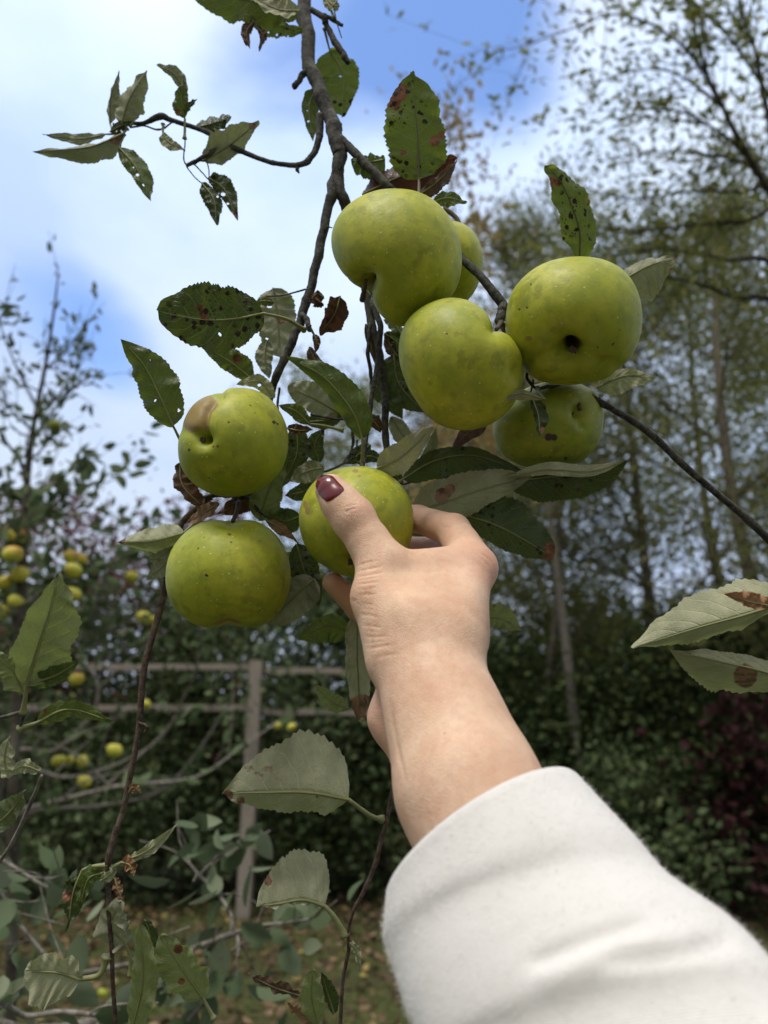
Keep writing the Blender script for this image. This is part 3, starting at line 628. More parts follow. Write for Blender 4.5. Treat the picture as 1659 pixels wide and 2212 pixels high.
# --- centre
L([(569, 677, .445), (500, 690, .442), (430, 690, .44), (341, 672, .438)], 62, 76, zl=.004, zr=-.004, mat='scabby', under=False, seed=33, shape='oval', pet=[(657, 713, .472), (620, 690, .455)], marks=[(432, 665, 8), (440, 682, 9), (448, 692, 5)],
  holes=[(475, 723, 4), (470, 727, 3.5)], petr=1.2, label='large oval leaf with scab spots and one rusty blotch')
L([(375, 922, .452), (345, 855, .448), (312, 790, .446), (262, 733, .442)], 44, 48, zl=.006, zr=.004, mat='green', seed=34, pet=[(396, 965, .46)], holes=[(336, 865, 3.5), (386, 886, 4.5), (324, 776, 3)], petr=1.1)
L([(546, 820, .47), (495, 780, .468), (432, 745, .466)], 22, 32, mat='green', seed=35, marks=[(512, 775, 10)], pet=[(575, 830, .48)])
L([(590, 622, .51), (600, 690, .51), (605, 772, .51)], 42, 52, mat='grey', under=True, seed=36, shape='round', holes=[(582, 662, 5), (577, 732, 4)], marks=[(607, 690, 10)], label='pale grey leaf hanging behind the branch')
L([(592, 652, .50), (570, 650, .498), (548, 655, .497)], 12, 8, mat='green', under=False, seed=37)
L([(576, 735, .50), (572, 775, .498), (582, 818, .497)], 18, 20, mat='grey', under=True, seed=38)
L([(500, 742, .48), (520, 735, .48), (531, 725, .48)], 10, 12, mat='brown', seed=39)
L([(592, 860, .47), (560, 825, .468), (510, 830, .466)], 16, 16, mat='pale', under=True, seed=40, holes=[(560, 832, 4)])
L([(783, 948, .44), (762, 890, .436), (700, 815, .432), (618, 771, .428)], 25, 40, zl=.006, zr=.004, mat='green', seed=41, pet=[(783, 1000, .45)], petr=1.1)
L([(735, 892, .478), (680, 862, .475), (622, 835, .473)], 32, 38, mat='grey', under=True, seed=42, shape='round', pet=[(765, 915, .478)], petr=1.5)
L([(700, 645, .485), (685, 635, .482), (667, 652, .48)], 30, 6, mat='brown', seed=43, shape='round', rip=.003, label='small round dead leaf')
L([(735, 640, .475), (722, 680, .472), (690, 722, .47)], 24, 18, zl=.012, zr=-.008, mat='brown', seed=44, rip=.006, serr=.12, label='dry crumpled brown leaf', marks=[(715, 690, 10)])
L([(678, 722, .472), (684, 738, .47), (682, 762, .47)], 9, 8, mat='brown', seed=45, rip=.003, pet=[(668, 705, .472)], petmat='petiole_dark')
L([(668, 916, .462), (640, 888, .46), (602, 876, .458)], 17, 15, mat='green', seed=46, pet=[(742, 930, .47), (700, 920, .466)])
L([(620, 925, .465), (645, 930, .462), (676, 928, .46)], 14, 8, mat='brown', seed=47, rip=.004)
L([(660, 912, .48), (715, 905, .48), (745, 880, .48)], 20, 18, mat='dark', seed=48)
L([(850, 765, .495), (862, 830, .493), (918, 892, .49)], 38, 40, mat='dark', seed=49, label='dark leaf behind the middle apple')
L([(815, 1012, .438), (870, 985, .434), (936, 922, .43)], 34, 30, zl=-.004, zr=.004, mat='pale', under=True, seed=50, marks=[(850, 950, 10)], pet=[(800, 1030, .45)], petr=1.3)
L([(800, 820, .50), (835, 860, .50), (870, 905, .50)], 28, 20, mat='dark', seed=51)
L([(870, 730, .50), (850, 700, .50), (828, 690, .50)], 14, 12, mat='pale', under=True, seed=52)
L([(858, 770, .50), (842, 745, .50), (835, 715, .50)], 14, 12, mat='purple', under=True, seed=53)
L([(790, 900, .485), (812, 915, .485), (822, 935, .485)], 14, 12, mat='brown', seed=54)
L([(1050, 920, .475), (1010, 935, .475), (975, 975, .475)], 18, 16, mat='purple', under=True, seed=55, rip=.003)
L([(905, 1010, .478), (930, 975, .478), (942, 925, .478)], 14, 14, mat='grey', under=True, seed=56)
L([(790, 700, .49), (800, 740, .49), (812, 790, .49)], 8, 8, mat='brown', seed=57)
L([(775, 860, .50), (740, 850, .498), (700, 870, .496)], 20, 22, mat='grey', under=True, seed=120)
L([(800, 960, .492), (770, 985, .49), (740, 1000, .49)], 16, 16, mat='dark', seed=121)
L([(830, 720, .50), (862, 745, .50), (880, 790, .50)], 20, 16, mat='green', seed=122)
L([(845, 900, .495), (870, 940, .492), (900, 962, .49)], 20, 20, mat='grey', under=True, seed=123)
L([(770, 1000, .49), (800, 985, .488), (835, 1000, .486)], 14, 14, mat='dark', seed=124)
L([(668, 750, .50), (690, 790, .50), (735, 800, .50)], 12, 16, mat='purple', under=True, seed=125)
L([(690, 1000, .492), (680, 960, .49), (700, 925, .49)], 20, 20, mat='dark', seed=126)
L([(870, 1045, .49), (840, 1010, .49), (835, 965, .49)], 16, 16, mat='dark', seed=127)
L([(545, 800, .49), (520, 790, .49), (505, 770, .49)], 10, 14, mat='brown', seed=128)
# --- large leaves right of the held apple
L([(870, 1035, .478), (940, 995, .472), (1030, 985, .466), (1150, 1030, .46)], 22, 42, mat='dark', seed=58, pet=[(850, 1050, .48)], label='long dark leaf above the knuckle')
L([(890, 1108, .47), (960, 1085, .465), (1050, 1055, .46), (1150, 1030, .455)], 52, 46, zl=-.004, zr=.006, mat='grey', under=True, seed=59, marks=[(955, 1072, 17), (972, 1058, 12)], pet=[(880, 1060, .48)], label='broad grey leaf with a rusty patch above the knuckle')
L([(1095, 1030, .455), (1180, 1015, .45), (1280, 1018, .447), (1358, 992, .443)], 18, 12, zl=.003, mat='pale', under=True, seed=60, shape='narrow', serr=.03)
L([(1100, 1040, .458), (1190, 1030, .456), (1280, 1025, .452), (1357, 994, .446)], 6, 54, zr=.010, mat='dark', under=False, seed=61, marks=[(1120, 1030, 8)], label='long leaf folded over with a pale strip and a dark underside')
L([(990, 1110, .478), (1060, 1130, .472), (1130, 1165, .468), (1196, 1205, .464)], 68, 40, zl=.006, zr=.005, mat='dark', seed=62, shape='round', marks=[(1188, 1185, 13), (1192, 1205, 14), (1170, 1215, 10)], label='dark drooping leaf with a brown edge beside the knuckle')
L([(880, 1150, .492), (930, 1172, .492), (985, 1170, .492)], 25, 22, mat='dark', seed=63)
L([(1030, 1335, .475), (1080, 1335, .472), (1127, 1362, .47)], 30, 24, mat='green', under=True, seed=64)
# --- around the left pair
L([(388, 1000, .47), (396, 1050, .468), (445, 1100, .466)], 30, 22, zr=.006, mat='brown', seed=65, rip=.005, label='dark brown dead leaf between the left apples', serr=.1)
L([(474, 1088, .455), (440, 1108, .452), (405, 1130, .45)], 18, 18, zl=-.01, zr=.004, mat='tan', seed=66, rip=.005, label='tan curled dead leaf resting on the lower left apple', serr=.1, holes=[(412, 1108, 5)])
L([(556, 1062, .485), (520, 1085, .483), (470, 1110, .482)], 26, 20, mat='brown', seed=67, rip=.004)
L([(396, 1152, .462), (330, 1168, .458), (256, 1172, .455)], 32, 32, zl=.022, zr=.010, mat='pale', under=True, seed=68, pet=[(420, 1130, .47)], marks=[(262, 1165, 10)], label='pale leaf left of the lower left apple')
L([(382, 1188, .468), (350, 1225, .465), (315, 1253, .462)], 20, 16, mat='grey', under=True, seed=69)
L([(375, 1180, .472), (345, 1205, .47), (318, 1210, .47)], 16, 14, mat='pale', under=True, seed=70)
L([(560, 1125, .475), (580, 1060, .472), (612, 995, .47)], 36, 34, mat='green', under=True, seed=71, label='green grey leaf behind the two left apples')
L([(640, 915, .485), (640, 985, .485), (600, 1060, .485)], 26, 24, mat='dark', seed=72)
L([(700, 1010, .482), (662, 1018, .48), (626, 1040, .478)], 28, 20, mat='grey', under=True, seed=73)
L([(720, 1030, .485), (660, 1060, .484), (615, 1070, .483)], 24, 20, mat='dark', seed=74)
L([(648, 1115, .482), (610, 1125, .48), (570, 1090, .478)], 30, 30, mat='dark', seed=75)
L([(572, 1122, .46), (604, 1140, .458), (641, 1168, .456)], 11, 12, mat='tan', seed=76, shape='narrow', label='narrow tan dead leaf right of the lower left apple')
L([(640, 1175, .475), (660, 1240, .472), (690, 1312, .47)], 34, 30, mat='dark', seed=77)
L([(678, 1250, .465), (635, 1290, .462), (580, 1347, .46)], 46, 34, mat='grey', under=True, seed=78, shape='round', zl=.004)
L([(700, 1255, .485), (640, 1215, .485), (600, 1195, .485)], 22, 20, mat='green', under=True, seed=79)
L([(757, 1365, .468), (705, 1350, .465), (642, 1382, .462)], 42, 24, mat='green', seed=80, holes=[(690, 1330, 3)], pet=[(790, 1380, .475)])
L([(772, 1320, .455), (772, 1430, .452), (780, 1562, .45)], 30, 27, zl=-.008, mat='pale', under=True, seed=81, rip=.004, marks=[(780, 1525, 26), (765, 1545, 16)], shape='round', label='long withered pale leaf hanging against the wrist')
L([(752, 1530, .462), (715, 1515, .46), (677, 1475, .457)], 18, 20, mat='green', seed=82, under=True, shape='ovate')
# --- below
L([(753, 1727, .44), (665, 1712, .436), (570, 1712, .432), (480, 1714, .428)], 58, 106, zl=.008, zr=.018, mat='pale', under=True, seed=83, pet=[(826, 1770, .45), (800, 1762, .445)], petr=1.7, marks=[(492, 1718, 12), (520, 1730, 9)], holes=[(686, 1722, 3)], label='large pale leaf on a yellow stalk left of the forearm')
L([(268, 1860, .44), (322, 1835, .438), (381, 1783, .436)], 12, 13, mat='pale', under=True, seed=84, pet=[(240, 1875, .44)], shape='narrow', petr=1.3)
L([(702, 1957, .44), (655, 1944, .438), (600, 1952, .436), (553, 1958, .434)], 8, 80, zr=.016, mat='pale', under=True, seed=85, shape='round', pet=[(746, 2022, .44), (725, 1985, .44)], petr=1.8, marks=[(572, 1890, 11), (580, 1905, 9), (560, 1878, 7)], label='half folded leaf with rusty marks on a thick stalk')
L([(178, 1880, .445), (158, 1930, .442), (148, 2005, .44)], 30, 24, mat='dark', seed=86, rip=.006, pet=[(236, 1868, .44), (200, 1872, .442)], petr=1.4, serr=.12, marks=[(145, 1935, 12)], holes=[(150, 1960, 5)])
L([(222, 1885, .44), (190, 1900, .438), (172, 1965, .436)], 16, 20, mat='green', seed=87, rip=.005, pet=[(238, 1880, .44)])
L([(218, 1902, .432), (236, 1890, .43), (252, 1875, .428)], 10, 12, mat='pale', under=True, seed=88)
L([(262, 1862, .436), (280, 1868, .434), (290, 1890, .432)], 16, 14, mat='tan', seed=89, rip=.003)
L([(248, 1895, .435), (255, 1920, .433), (268, 1950, .431)], 10, 11, mat='tan', seed=90, rip=.003, label='yellowish dead leaf scrap at the stem joint')
L([(272, 2040, .442), (240, 2000, .44), (262, 1946, .438)], 34, 36, mat='grey', under=True, seed=91, rip=.004, shape='round', pet=[(280, 2110, .44), (281, 2070, .442)])
L([(285, 2225, .438), (308, 2120, .435), (302, 1996, .432)], 24, 34, mat='green', under=True, seed=92, shape='round', label='tall upright leaf at the bottom left')
L([(330, 2060, .45), (322, 2010, .45), (312, 1985, .45)], 14, 16, mat='dark', seed=93)
L([(438, 2155, .45), (392, 2090, .447), (348, 2020, .445)], 52, 42, mat='green', under=True, seed=94, shape='round', marks=[(385, 2050, 10), (392, 2120, 8)], pet=[(462, 2200, .45)], petr=1.3, label='broad green leaf with brown spots at the bottom')
L([(175, 2115, .438), (120, 2100, .435), (52, 2098, .432)], 66, 40, zl=-.006, mat='pale', under=True, seed=95, shape='oval', pet=[(232, 2065, .44), (215, 2105, .438)], petr=2.0, label='round pale leaf in the bottom left corner')
L([(686, 2215, .445), (672, 2150, .442), (676, 2094, .44)], 24, 26, mat='green', under=True, seed=96, shape='round')
L([(722, 2190, .448), (708, 2145, .447), (694, 2098, .446)], 10, 20, mat='dark', seed=97)
L([(648, 2150, .445), (592, 2132, .442), (535, 2103, .44)], 10, 16, mat='brown', under=True, seed=98, rip=.005, label='shrivelled brown leaf at the bottom centre')
L([(700, 2225, .45), (650, 2190, .448), (620, 2165, .446)], 12, 12, mat='tan', seed=99, rip=.004)
L([(755, 2035, .438), (770, 2055, .437), (778, 2105, .436)], 9, 7, mat='pale', under=True, seed=100, rip=.003)
L([(272, 1720, .446), (288, 1700, .444), (305, 1712, .443)], 9, 9, mat='tan', seed=101)
# --- near left edge
L([(58, 1480, .37), (82, 1400, .368), (108, 1320, .366), (126, 1238, .364)], 30, 68, zl=-.012, zr=.006, mat='green', under=True, seed=102, pet=[(50, 1540, .375)], label='large upright leaf near the left edge', petr=1.3)
L([(60, 1478, .372), (118, 1460, .370), (172, 1428, .368)], 22, 20, mat='green', seed=103)
L([(52, 1500, .372), (28, 1450, .37), (-15, 1408, .368)], 34, 30, mat='green', under=True, seed=104)
L([(78, 1562, .378), (150, 1532, .376), (248, 1560, .374)], 22, 20, mat='green', seed=105, pet=[(40, 1575, .378)], petr=1.3)
L([(20, 1680, .38), (10, 1640, .38), (20, 1590, .38)], 22, 22, mat='pale', under=True, seed=106)
L([(-20, 1790, .38), (20, 1755, .38), (54, 1708, .38)], 30, 24, mat='grey', under=False, seed=107)
L([(86, 1665, .40), (50, 1655, .40), (0, 1680, .40)], 16, 14, mat='pale', under=True, seed=108)
branch([(-40, 1560, .38, 5), (20, 1545, .378, 5), (50, 1540, .376, 4), (42, 1575, .378, 3)], name='twig', seed=30)
branch([(-30, 1900, .42, 5), (20, 1830, .415, 5), (60, 1750, .41, 5), (90, 1675, .40, 4)], name='twig', mat='bark_grey', seed=31)
# --- right edge
L([(1720, 1290, .40), (1620, 1325, .398), (1500, 1358, .395), (1366, 1400, .39)], 62, 66, zl=.030, zr=.014, mat='pale', under=True, seed=109, petr=1.8, label='long pale leaf with a brown curled edge at the right edge')
L([(1672, 1310, .385), (1620, 1300, .383), (1565, 1282, .381)], 12, 22, mat='tan', seed=110, rip=.005, serr=.1)
L([(1740, 1480, .405), (1640, 1448, .402), (1560, 1430, .40), (1450, 1405, .395)], 80, 26, zl=.032, zr=.004, mat='pale', under=True, seed=111, marks=[(1610, 1460, 26)], petr=1.6, label='lower of the two leaves at the right edge')
#END_LEAVES
# ------------------------------------------------------------------ the hand: one continuous surface from a distance field
def P3(px, py, d): return cs(px, py, d) * 1000.0            # millimetres in camera axes
PALM = [  # (a, b, ra, rb, blend)
    (P3(925, 1440, .356), P3(1010, 1700, .318), 25.5, 31.0, 6),
    (P3(1010, 1700, .318), P3(1150, 2000, .283), 31.0, 33.0, 6),
    (P3(910, 1400, .372), P3(960, 1650, .345), 19, 24, 8),
    (P3(965, 1375, .362), P3(1010, 1236, .397), 20.0, 13.8, 10),
    (P3(985, 1380, .380), P3(1000, 1255, .424), 17.0, 13.0, 9),
    (P3(965, 1400, .395), P3(975, 1275, .446), 15.0, 12.5, 9),
    (P3(930, 1420, .400), P3(930, 1310, .460), 15.0, 12.0, 9),
    (P3(866, 1410, .362), P3(823, 1290, .376), 18.0, 14.5, 9),
    (P3(823, 1290, .376), P3(826, 1222, .385), 14.5, 12.6, 6),
    (P3(900, 1340, .362), P3(925, 1245, .388), 17.0, 11.0, 11),
    (P3(860, 1236, .386), P3(985, 1228, .396), 10.5, 12.0, 7),
    (P3(868, 1500, .372), P3(866, 1550, .372), 13.5, 16.0, 5),
    (P3(866, 1550, .372), P3(886, 1625, .362), 16.0, 11.0, 5),
    (P3(880, 1400, .39), P3(862, 1330, .41), 16.0, 13.0, 8),
]
THUMB = [
    (P3(826, 1222, .385), P3(798, 1174, .390), 12.6, 11.0, 4),
    (P3(798, 1174, .390), P3(762, 1118, .394), 11.0, 11.2, 4),
    (P3(762, 1118, .394), P3(735, 1086, .396), 11.2, 10.0, 5),
    (P3(735, 1086, .396), P3(715, 1058, .398), 10.0, 8.6, 4),
]
INDEX = [(P3(1024, 1226, .399), P3(980, 1146, .428), 12.5, 9.6, 5), (P3(980, 1146, .428), P3(905, 1122, .462), 9.6, 8.6, 3), (P3(905, 1122, .462), P3(850, 1108, .482), 8.6, 7.4, 3)]
MIDDLE = [(P3(1008, 1245, .424), P3(948, 1190, .470), 11.5, 9.4, 5), (P3(948, 1190, .470), P3(880, 1186, .490), 9.4, 8.2, 3), (P3(880, 1186, .490), P3(815, 1160, .488), 8.2, 7.4, 3)]
RING = [(P3(985, 1268, .446), P3(925, 1285, .492), 11.0, 9.0, 5), (P3(925, 1285, .492), P3(850, 1262, .500), 9.0, 8.0, 3), (P3(850, 1262, .500), P3(800, 1225, .488), 8.0, 7.0, 3)]
PINKY = [(P3(935, 1312, .460), P3(850, 1368, .470), 10.5, 8.0, 5), (P3(850, 1368, .470), P3(775, 1316, .458), 8.0, 7.6, 3), (P3(775, 1316, .458), P3(719, 1258, .448), 7.6, 6.4, 3)]
def cone(p, a, b, ra, rb):
    ba = b - a; pa = p - a
    h = np.clip((pa @ ba) / (ba @ ba), 0, 1)
    return np.sqrt(((pa - h[:, None] * ba) ** 2).sum(1)) - (ra + (rb - ra) * h)
def smin(a, b, k):
    h = np.clip(0.5 + 0.5 * (b - a) / k, 0, 1)
    return b + (a - b) * h - k * h * (1 - h)
def chain(p, L_):
    d = None
    for a, b, ra, rb, k in L_:
        c = cone(p, a, b, ra, rb); d = c if d is None else smin(d, c, k)
    return d
def bumps(p, d):
    # knuckle bump, wrist hollow, tendon cords
    for (c, r, h) in ((P3(1052, 1222, .392), 10, .5), (P3(1040, 1300, .385), 14, -0.8), (P3(1000, 1390, .343), 16, -1.0), (P3(770, 1105, .382), 8, .7), (P3(900, 1262, .365), 14, -1.4),
                      (P3(1010, 1160, .415), 7, .8), (P3(840, 1300, .355), 14, .8)):
        q = ((p - c) ** 2).sum(1) / (r * r); d = d - h * np.exp(-q)
    for (a, b, r, h) in ((P3(838, 1240, .368), P3(905, 1400, .33), 4.5, .8), (P3(866, 1440, .350), P3(905, 1690, .318), 9.0, .7), (P3(1040, 1235, .38), P3(960, 1400, .335), 5, .7)):
        ba = b - a; hh = np.clip(((p - a) @ ba) / (ba @ ba), 0, 1); q = ((p - a - hh[:, None] * ba) ** 2).sum(1) / (r * r)
        d = d - h * np.exp(-q) * np.sin(PI * hh) 
    return d
def hand_sdf(p):
    d = chain(p, PALM)
    d = smin(d, chain(p, THUMB), 6)
    for f, k in ((INDEX, 6), (MIDDLE, 5), (RING, 5), (PINKY, 5)): d = smin(d, chain(p, f), k)
    return bumps(p, d)
allp = np.array([q for G_ in (PALM, THUMB, INDEX, MIDDLE, RING, PINKY) for s_ in G_ for q in (s_[0], s_[1])])
lo = allp.min(0) - 38; hi = allp.max(0) + 38
hs = 1.0; blk = 8
dims = np.ceil((hi - lo) / (hs * blk)).astype(int)
full = np.full(dims * blk + 1, 50.0, np.float32)
bi = np.stack(np.meshgrid(*[np.arange(k) for k in dims], indexing='ij'), -1).reshape(-1, 3)
cen = lo + (bi + 0.5) * blk * hs
dc = hand_sdf(cen)
near = np.abs(dc) < blk * hs * 0.95 + 1.5
loc_ = np.stack(np.meshgrid(*[np.arange(blk + 1)] * 3, indexing='ij'), -1).reshape(-1, 3)
for b_, dd in zip(bi[~near], dc[~near]):
    i, j, k = b_ * blk
    if dd < 0: full[i:i + blk + 1, j:j + blk + 1, k:k + blk + 1] = dd
nb_ = bi[near]
for c0 in range(0, len(nb_), 400):
    ch = nb_[c0:c0 + 400]
    gi = (ch[:, None, :] * blk + loc_[None]).reshape(-1, 3)
    full[gi[:, 0], gi[:, 1], gi[:, 2]] = hand_sdf(lo + gi * hs)
def surface_nets(S, lo, h):
    ins = S < 0
    c = ins[:-1, :-1, :-1].astype(np.int8)
    for dx in (0, 1):
        for dy in (0, 1):
            for dz in (0, 1):
                if dx + dy + dz: c = c + ins[dx:S.shape[0] - 1 + dx, dy:S.shape[1] - 1 + dy, dz:S.shape[2] - 1 + dz]
    act = np.argwhere((c > 0) & (c < 8))
    idx = -np.ones(c.shape, np.int64); idx[act[:, 0], act[:, 1], act[:, 2]] = np.arange(len(act))
    acc_ = np.zeros((len(act), 3)); cnt = np.zeros(len(act))
    cor = [(a, b, d) for a in (0, 1) for b in (0, 1) for d in (0, 1)]
    for u in cor:
        for ax in range(3):
            if u[ax]: continue
            w = list(u); w[ax] = 1
            a = S[act[:, 0] + u[0], act[:, 1] + u[1], act[:, 2] + u[2]]; b = S[act[:, 0] + w[0], act[:, 1] + w[1], act[:, 2] + w[2]]
            m = (a < 0) != (b < 0); t_ = np.where(m, a / (a - b + 1e-20), 0)
            q = np.tile(np.array(u, float), (len(act), 1)); q[:, ax] += t_
            acc_[m] += q[m]; cnt[m] += 1
    V = lo + (act + acc_ / cnt[:, None]) * h
    Fs = []
    for ax in range(3):
        b, d = (ax + 1) % 3, (ax + 2) % 3
        sl0 = [slice(1, -1)] * 3; sl1 = [slice(1, -1)] * 3
        sl0[ax] = slice(0, -1); sl1[ax] = slice(1, None)
        x0, x1 = ins[tuple(sl0)], ins[tuple(sl1)]
        e = np.argwhere(x0 != x1); sg = x0[e[:, 0], e[:, 1], e[:, 2]]
        base = e.copy(); base[:, b] += 1; base[:, d] += 1
        def I(ob, od):
            q = base.copy(); q[:, b] -= ob; q[:, d] -= od; return idx[q[:, 0], q[:, 1], q[:, 2]]
        f = np.stack([I(0, 0), I(1, 0), I(1, 1), I(0, 1)], 1)
        f[~sg] = f[~sg][:, ::-1]; Fs.append(f)
    return V, np.vstack(Fs)
HV, HF = surface_nets(full, lo, hs)
def grad(p):
    e = 0.4; g = np.stack([hand_sdf(p + e * np.eye(3)[i]) - hand_sdf(p - e * np.eye(3)[i]) for i in range(3)], 1)
    return g / (np.linalg.norm(g, axis=1)[:, None] + 1e-9)
for _ in range(2):
    g_ = grad(HV); HV = HV - g_ * hand_sdf(HV)[:, None]
g_ = grad(HV)
HPX = 829.5 + HV[:, 0] / HV[:, 2] * FPX; HPY = 1106 - HV[:, 1] / HV[:, 2] * FPX
facing = np.clip(-(g_ * (HV / np.linalg.norm(HV, axis=1)[:, None])).sum(1) * 3 + 0.4, 0, 1)
nearmask = (HV[:, 2] < 425)
CREASE = [([(741, 1108), (757, 1100), (772, 1097)], 2.0, .42), ([(738, 1114), (757, 1109), (778, 1106)], 1.7, .30), ([(748, 1094), (762, 1090), (774, 1090)], 1.8, .28), ([(750, 1124), (770, 1118), (788, 1116)], 1.6, .18),
          ([(772, 1222), (790, 1216), (812, 1212)], 2.2, .35), ([(773, 1234), (795, 1229), (822, 1224)], 2.2, .40), ([(774, 1246), (796, 1242), (828, 1236)], 2.2, .42), ([(773, 1262), (792, 1260), (820, 1256)], 2.0, .34),
          ([(774, 1286), (792, 1284), (812, 1284)], 2.2, .28), ([(775, 1304), (792, 1304), (812, 1308)], 2.2, .26), ([(778, 1326), (796, 1328), (818, 1334)], 2.4, .3), ([(782, 1350), (800, 1352), (824, 1356)], 2.6, .3), ([(788, 1374), (806, 1376), (836, 1374)], 2.6, .34),
          ([(795, 1402), (815, 1398), (850, 1392)], 2.8, .32), ([(806, 1424), (830, 1416), (866, 1412)], 2.8, .22),
          ([(1040, 1196), (1052, 1204), (1062, 1216)], 1.6, .2), ([(1034, 1204), (1046, 1212), (1056, 1226)], 1.6, .2), ([(1048, 1190), (1060, 1198), (1070, 1214)], 1.6, .18),
          ([(744, 1101), (758, 1095), (770, 1094)], 1.3, .2), ([(745, 1118), (762, 1113), (780, 1110)], 1.4, .2), ([(752, 1086), (762, 1084), (772, 1083)], 1.4, .12),
          ([(774, 1254), (792, 1252), (815, 1247)], 1.6, .25), ([(773, 1228), (790, 1223), (806, 1219)], 1.6, .25), ([(774, 1274), (796, 1272), (812, 1269)], 1.6, .2), ([(776, 1315), (796, 1317), (812, 1320)], 1.7, .2), ([(784, 1362), (804, 1364), (830, 1366)], 1.8, .2), ([(792, 1388), (810, 1388), (842, 1384)], 1.8, .22),
          ([(900, 1330), (925, 1324), (948, 1330)], 1.6, .10), ([(870, 1450), (900, 1442), (930, 1440)], 1.8, .10), ([(936, 1152), (944, 1166), (945, 1178)], 3.0, .9), ([(950, 1132), (958, 1140), (972, 1140)], 2.0, .2), ([(1030, 1190), (1046, 1200), (1058, 1210)], 2, .15), ([(840, 1500), (848, 1560), (862, 1630), (876, 1690)], 5.0, .3),
          ([(757, 1296), (764, 1300), (770, 1296)], 2, .3)]
for pl, wd, dp in CREASE:
    pl = np.array(pl, float); q = np.full(len(HV), 1e9); XY = np.stack([HPX, HPY], 1)
    for a, b in zip(pl[:-1], pl[1:]):
        ba = b - a; h_ = np.clip(((XY - a) @ ba) / (ba @ ba), 0, 1); q = np.minimum(q, np.hypot(*(XY - a - h_[:, None] * ba).T))
    hlen = np.linalg.norm(pl[-1] - pl[0]); e_ = np.minimum(np.hypot(*(XY - pl[0]).T), np.hypot(*(XY - pl[-1]).T)) / hlen
    fade = np.clip(e_ * 3.5 + .12, 0, 1)
    HV = HV - g_ * (fade * 1.5 * dp * (1.35 * np.exp(-(q / wd) ** 2) - 0.35 * np.exp(-(q / (wd * 2.6)) ** 2)) * facing * nearmask)[:, None]
# cut where the sleeve covers it: the body ends inside the sleeve
flush = np.zeros(len(HV))
for (c, r, v) in ((P3(1052, 1222, .392), 20, .8), (P3(765, 1112, .388), 13, .45), (P3(719, 1258, .448), 45, .9), (P3(850, 1368, .470), 40, .9), (P3(862, 1550, .372), 30, .9), (P3(980, 1146, .428), 14, .6), (P3(900, 1122, .462), 34, .7), (P3(948, 1190, .470), 30, 1.), (P3(712, 1070, .395), 12, .35)):
    flush = np.maximum(flush, v * np.exp(-((HV - c) ** 2).sum(1) / (r * r)))
t = NT('skin'); P = t.obj()
fl = t.attr('flush')
n1 = t.noise(38, 4, P); n2 = t.noise(260, 4, P, 0.6); n3 = t.noise(110, 4, P, .6)
c1 = t.mix(t.step(n1, 0.3, 0.7), rgb(0.66, 0.425, 0.29), rgb(0.78, 0.555, 0.405))
c1 = t.mix(t.step(n3, 0.45, 0.75, 0, 0.42), c1, rgb(0.62, 0.33, 0.22))
c1 = t.mix(t.step(t.noise(26, 3, P), 0.5, 0.7, 0, 0.45), c1, rgb(0.74, 0.54, 0.37))
c1 = t.mix(t.step(n2, 0.4, 0.7, 0, 0.25), c1, rgb(0.52, 0.30, 0.2))
c1 = t.mix(t.math('MULTIPLY', fl, 0.6), c1, rgb(0.62, 0.31, 0.235))
v2 = t.N('ShaderNodeTexVoronoi', {'Scale': 75.0}); t.l.new(P, v2.inputs['Vector'])
fr = t.math('MULTIPLY', t.math('LESS_THAN', v2.outputs['Distance'], 0.07), t.math('GREATER_THAN', t.N('ShaderNodeSeparateColor', {0: v2.outputs['Color']}).outputs[0], 0.86))
c1 = t.mix(t.math('MULTIPLY', fr, 0.45), c1, rgb(0.33, 0.17, 0.09))
vv = t.N('ShaderNodeTexVoronoi', {'Scale': 900.0}, feature='DISTANCE_TO_EDGE'); t.l.new(P, vv.inputs['Vector'])
hh = t.math('ADD', t.math('MULTIPLY', t.step(vv.outputs['Distance'], 0.0, 0.2), 0.5), t.math('MULTIPLY', n2, 0.9))
M['skin'] = t.done(t.pbr(c1, 0.52, t.bump(hh, 0.0006, 0.5), Specular_IOR_Level=0.38, Subsurface_Weight=0.35, Subsurface_Radius=(1.0, 0.35, 0.2), Subsurface_Scale=0.006))
t = NT('nail_polish')
M['nail'] = t.done(t.pbr(rgb(0.12, 0.003, 0.010), 0.25, Specular_IOR_Level=0.6, Coat_Weight=0.3, Coat_Roughness=0.08))
person = empty('person', Vector(at(1400, 2400, .22).tolist()), 'outstretched right arm in a white sleeve, hand with dark red nail gripping an apple', 'person')
mk('body', c2w(HV / 1000), HF, M['skin'], person, attrs={'flush': flush})
# thumb nail
def cast(px, py, d0=.36, d1=.42):
    v = cs(px, py, 1.0); ds = d0
    for _ in range(60):
        q = hand_sdf((v * ds * 1000)[None])[0]
        if q < 0.05: return ds
        ds += q / 1000 * 0.8
        if ds > d1: break
    return None
nail_out = zc([(214,245),(222,215),(240,190),(275,180),(315,188),(348,222),(383,262),(372,285),(340,310),(290,340),(262,325),(232,292)], 603.5, 960, .3638)
no = catmull(np.array(nail_out + nail_out[:1]), 49)[:-1]; nc = no.mean(0)
V = []; rings = [0, .2, .4, .6, .75, .88, .96, 1.0, 1.03]
last = cast(*nc)
for r in rings[1:]:
    for q in no:
        x, y = nc + (q - nc) * min(r, 1.0)
        d = None; k = 1.0
        while d is None and k > 0.6:
            xx, yy = nc + (q - nc) * min(r, 1) * k; d = cast(xx, yy); k -= 0.03
        V.append([x, y, (d or last) - (0.00075 * (1 - (r / 1.0) ** 4) + 0.00015 if r <= 1 else -0.0006)])
V = [[nc[0], nc[1], last - .0009]] + V
Vw = c2w(np.array([cs(*q) for q in V])); nn_ = len(no); F = [(0, 1 + (k + 1) % nn_, 1 + k) for k in range(nn_)]
